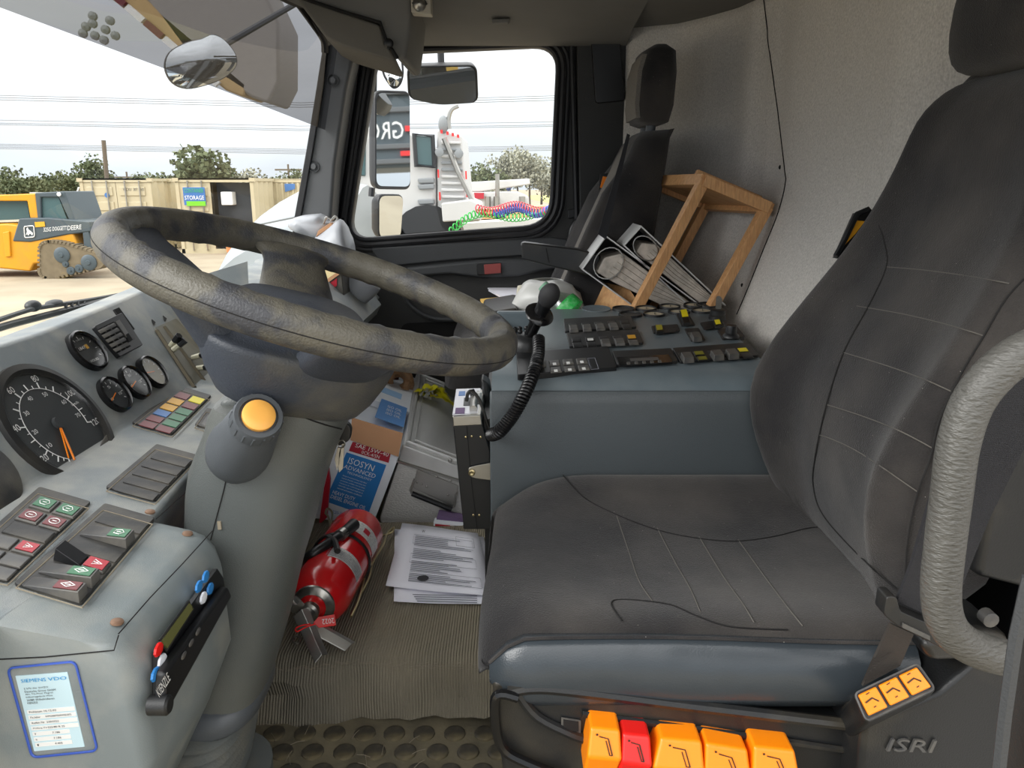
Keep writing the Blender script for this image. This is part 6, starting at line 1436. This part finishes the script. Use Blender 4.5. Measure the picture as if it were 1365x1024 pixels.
# rope coil
rc = thing('rope_coil', 'coil of brown rope behind the cartons', 'rope', atY(528, 500, 2.3))
for k in range(5):
    cx = 523+k*2; P = [atY(cx+(24-k*3)*cos(a), 512+(26-k*4)*sin(a)-k, 2.27+.02*sin(a*2+k)) for a in [2*pi*i/28 for i in range(28)]]; MB().tube(P, .012, 8, closed=True).build('rope_loop', M['rope'], rc)
tag(MB().ell(atY(515, 502, 2.33), (.04, .03, .04)).build('dark_rag', mat('maroon rag', (70, 34, 40), .9)), 'dark maroon rag inside the rope coil', 'rag')
# papers on the mat
def paper(L, z, lab, nm='printed_sheet'):
    t = thing(nm, lab, 'paper', atZ(*L[0], z), None); P = [atZ(a, b_, z) for a, b_ in L]; n = 8; m = MB(); R = []
    for i in range(n+1):
        l = P[0].lerp(P[3], i/n); r_ = P[1].lerp(P[2], i/n); R.append([l.lerp(r_, j/6)+V((0, 0, .0012*sin(i*1.1+j*.9)+.001)) for j in range(7)])
    m.loft(R, cap=False, open_ring=True); m.build('sheet', M['paper'], t, solid=.0004, ang=80)
    return t, Plane(P[0]+V((0, 0, .0035)), (0, 0, 1))
t1, pq1 = paper([(526, 706), (645, 716), (660, 807), (525, 803)], ZP+.006, 'lower printed sheet on the mat, sticking out below the other')
t = MB()
for i in range(4): t.poly([pq1(a, b_) for a, b_ in ((550+i*2, 792+i*3), (636, 794+i*3), (636, 795+i*3), (550+i*2, 793+i*3))])
t.build('printed_lines', M['inkgrey'], t1, smooth=False)
PQ = [(536, 698), (637, 711), (656, 796), (514, 782)]
t1, pq1 = paper(PQ, ZP+.012, 'upper printed sheet with boxed form lying on the mat beside the extinguisher')
t = MB(); tb_ = MB(); random.seed(5)
for i in range(26):
    b0 = .16+i*.028
    if i % 7 == 6: continue
    a0, a1 = .2, random.uniform(.5, .9)
    if i in (1, 2, 3): a1 = .6
    t.poly([pq1(*bil(PQ, a0, b0)), pq1(*bil(PQ, a1, b0)), pq1(*bil(PQ, a1, b0+.010)), pq1(*bil(PQ, a0, b0+.010))])
for (a0, a1, b0, b1) in ((.18, .9, .14, .28), (.18, .9, .44, .58), (.2, .92, .72, .88), (.7, .92, .10, .24)): t.tube([pq1(*bil(PQ, a, b_)) for a, b_ in ((a0, b0), (a1, b0), (a1, b1), (a0, b1))], .0004, 4, closed=True)
t.build('printed_lines', M['inkgrey'], t1, smooth=False)
t = MB(); t.lathe(pq1(*bil(PQ, .34, .81)), (0, 0, 1), [(.012, 0), (.012, .0003), (.009, .0003)], 16); t.text('W', pq1(*bil(PQ, .27, .1)), pq1(*bil(PQ, .31, .1)), pq1(*bil(PQ, .27, .06)), (0, 0, 1)); t.build('stamp', M['ink'], t1, smooth=False)
# card boxes by the papers
pc_ = thing('card_packet', 'small purple and red card packet standing above the printed sheets', 'packet', atY(600, 708, 1.75))
MB().prism([atY(a, b_, 1.76) for a, b_ in ((584, 686), (618, 692), (616, 704), (580, 698))], (0, .03, 0)).build('purple_flap', M['purple'], pc_)
MB().prism([atY(a, b_, 1.74) for a, b_ in ((578, 697), (618, 701), (617, 712), (577, 708))], (0, .03, 0)).build('packet_body', M['carton'], pc_, bev=.001)
MB().prism([atY(a, b_, 1.738) for a, b_ in ((580, 699), (600, 701), (599, 708), (580, 706))], (0, .002, 0)).build('red_panel', M['redb'], pc_)
MB().lathe(atY(607, 706, 1.738), (0, -1, 0), [(.010, 0), (.010, .001), (.007, .001)], 16).build('emblem_ring', M['ink'], pc_)
# ---------------------------------------------------------------- fire extinguisher
ex = thing('fire_extinguisher', 'red fire extinguisher with steel lever and red 2022 tag lying on the floor mat', 'fire extinguisher', (-.36, 1.4, ZP))
r_ = .058; A = atZ(428, 792, ZP+r_+.012); B = atZ(476, 711, ZP+r_+.006); A.z = ZP+r_+.014; ax = (B-A).normalized(); L_ = (B-A).length
prf = [(.018, -.062), (.020, -.056), (.024, -.052), (.040, -.042), (.052, -.026), (r_, -.004), (r_, L_*.55), (r_, L_*.97), (r_*.96, L_+.005), (r_*.8, L_+.008), (0, L_+.008)]
MB().lathe(A, ax, prf, 40).build('cylinder', M['extred'], ex, ang=50)
up_ = V((0, 0, 1)); sd_ = ax.cross(up_).normalized(); vv_ = sd_.cross(ax).normalized(); vv_ = vv_ if vv_.z > 0 else -vv_
def cyl(th, h, rr=r_): return A+ax*h+(sd_*cos(th)+vv_*sin(th))*rr
sgn = 1 if sd_.x > 0 else -1
def patch(t0, t1, h0, h1, rr, n=12): return MB().loft([[cyl(radians(t0+(t1-t0)*i/n) if sgn > 0 else pi-radians(t0+(t1-t0)*i/n), h, rr) for i in range(n+1)] for h in (h0, h1)], cap=False, open_ring=True)
patch(5, 85, .035, .078, r_+.0008).build('instruction_label', M['label'], ex)
patch(-5, 70, L_*.60, L_*.60+.05, r_+.0008).build('instruction_label', M['label'], ex)
tl_ = MB()
for k in range(6): tl_.add(*(lambda m: (m.v, m.f))(patch(5, 90, .040+k*.005, .0415+k*.005, r_+.0012)))
tl_.build('label_print', M['inkgrey'], ex)
tl_ = MB(); tl_.add(*(lambda m: (m.v, m.f))(patch(35, 50, L_*.62+.01, L_*.62+.03, r_+.0013))); tl_.build('label_print', M['redb'], ex)
MB().tube([cyl(a, L_*.5, r_+.0015) for a in [2*pi*i/30 for i in range(30)]], .0035, 6, closed=True).build('strap', M['blackclean'], ex)
patch(-60, 240, L_*.5-.006, L_*.5+.006, r_+.002, 24).build('strap_band', M['blackclean'], ex)
MB().lathe(A, ax, [(.038, -.0475), (.039, -.044), (.026, -.052), (.025, -.054)], 28, cap=False).build('collar_ring', M['steel'], ex)
V0 = A-ax*.055
MB().lathe(V0, -ax, [(.017, 0), (.017, .018), (.013, .022), (.013, .04), (0, .042)], 20).build('valve', M['steel'], ex)
def lever(L, h0, h1, mt=M['steel']):
    P = [atZ(a, b_, h0 if i in (0, 3) else h1) for i, (a, b_) in enumerate(L)]
    c = sum(P, V())/4; m = MB(); n_ = (P[1]-P[0]).cross(P[3]-P[0]).normalized(); n_ = n_ if n_.z > 0 else -n_
    a, b_, c_, d = P; m_ = [a, a.lerp(d, .5)+n_*.008, d]; e_ = [b_, b_.lerp(c_, .5)+n_*.008, c_]
    f_ = m_[::-1]+[q-n_*.002 for q in m_]; g_ = e_[::-1]+[q-n_*.002 for q in e_]
    return m.loft([f_, g_])
lever(((391, 822), (420, 884), (437, 872), (412, 812)), ZP+.10, ZP+.075).build('lever', M['steel'], ex, bev=.001)
lever(((412, 842), (460, 868), (474, 856), (424, 828)), ZP+.07, ZP+.03).build('carry_handle', M['steel'], ex, bev=.001)
MB().tube(smoothpath([atZ(a, b_, ZP+.09) for a, b_ in ((394, 812), (388, 806), (392, 800), (400, 808))]), .008, 8).build('gauge_stub', M['steel'], ex)
MB().tube([atZ(395+5*cos(a), 853+5*sin(a), ZP+.03) for a in [2*pi*i/12 for i in range(12)]], .002, 6, closed=True).build('pull_pin', M['steel'], ex)
tz2 = Plane((0, 0, ZP+.108), (0, 0, 1)); tgq = [(424, 823), (446, 820), (448, 834), (425, 837)]
tgo = slab(tz2, [(418, 831), (424, 824), (446, 820), (448, 834), (425, 837)], .001, -.0005).build('date_tag', M['red'], ex)
t = MB(); t.text('2022', tz2(445, 824, .0015), tz2(429, 826, .0015), tz2(446, 831, .0015), (0, 0, 1)); t.build('tag_number', M['white'], tgo, smooth=False)
MB().tube(smoothpath([tz2(a, b_, .001) for a, b_ in ((420, 832), (408, 836), (396, 842), (394, 838), (402, 834), (414, 832))]), .0012, 5).build('tag_tie', M['red'], ex)
MB().tube(smoothpath([atZ(a, b_, ZP+h) for a, b_, h in ((404, 748, .10), (412, 742, .12), (425, 733, .13), (440, 723, .135), (455, 712, .135))]), .010, 12).build('hose', M['cable'], ex)
MB().tube([atZ(455, 713, ZP+.135), atZ(472, 699, ZP+.132)], [.011, .013], 12).build('nozzle', M['black'], ex); MB().lathe(atZ(452, 715, ZP+.135), (atZ(472, 699, ZP+.132)-atZ(455, 713, ZP+.135)), [(.0125, 0), (.0125, .018)], 14).build('nozzle_band', M['steel'], ex)
MB().tube(smoothpath([atZ(a, b_, ZP+.14) for a, b_ in ((438, 716), (446, 722), (450, 735))]), .006, 8).build('hose_clip', M['blackclean'], ex)
p = cast(bvh(MB().lathe(A, ax, prf, 40)), 407, 800, .001)
t = MB(); tt = atZ(403, 806, ZP+.09)
wbk = thing('wire_bracket', 'bent brassy wire bracket around the fire extinguisher', 'wire bracket', (-.32, 1.5, ZP))
for L, h in ((((437, 735), (437, 720), (441, 705), (438, 690), (434, 684), (437, 678), (443, 684), (441, 697)), .06), (((470, 692), (470, 684), (478, 680), (484, 687), (483, 694)), .10), (((482, 790), (492, 770), (497, 750), (510, 728), (516, 712), (525, 703), (522, 710), (508, 715)), .02), (((468, 822), (478, 800), (486, 770), (490, 752), (496, 742), (497, 750), (484, 757)), .03)):
    MB().tube(smoothpath([atZ(a, b_, ZP+h) for a, b_ in L]), .0026, 7).build('wire_loop', M['zinc'], wbk)
tag(sc.build('mat_scuffs', M['dust']), 'pale scuffs along the worn front edge of the floor mat', 'scuffs', kind='stuff')
# paper clip / dry leaf bits on the stud mat
dbm = MB(); random.seed(11)
for k in range(26):
    p = V((random.uniform(-.45, 0), random.uniform(.98, 1.16), ZF+.008)); a = random.uniform(0, pi); d = V((cos(a), sin(a), 0))*.012; dbm.tube([p-d, p+V((0, 0, .002)), p+d], .0006, 4)
tag(dbm.build('straw_litter', M['dust']), 'bits of dry straw scattered over the studded mat', 'litter', kind='stuff')
for n_ in bpy.data.objects:
    if '_w' in n_: del n_['_w']
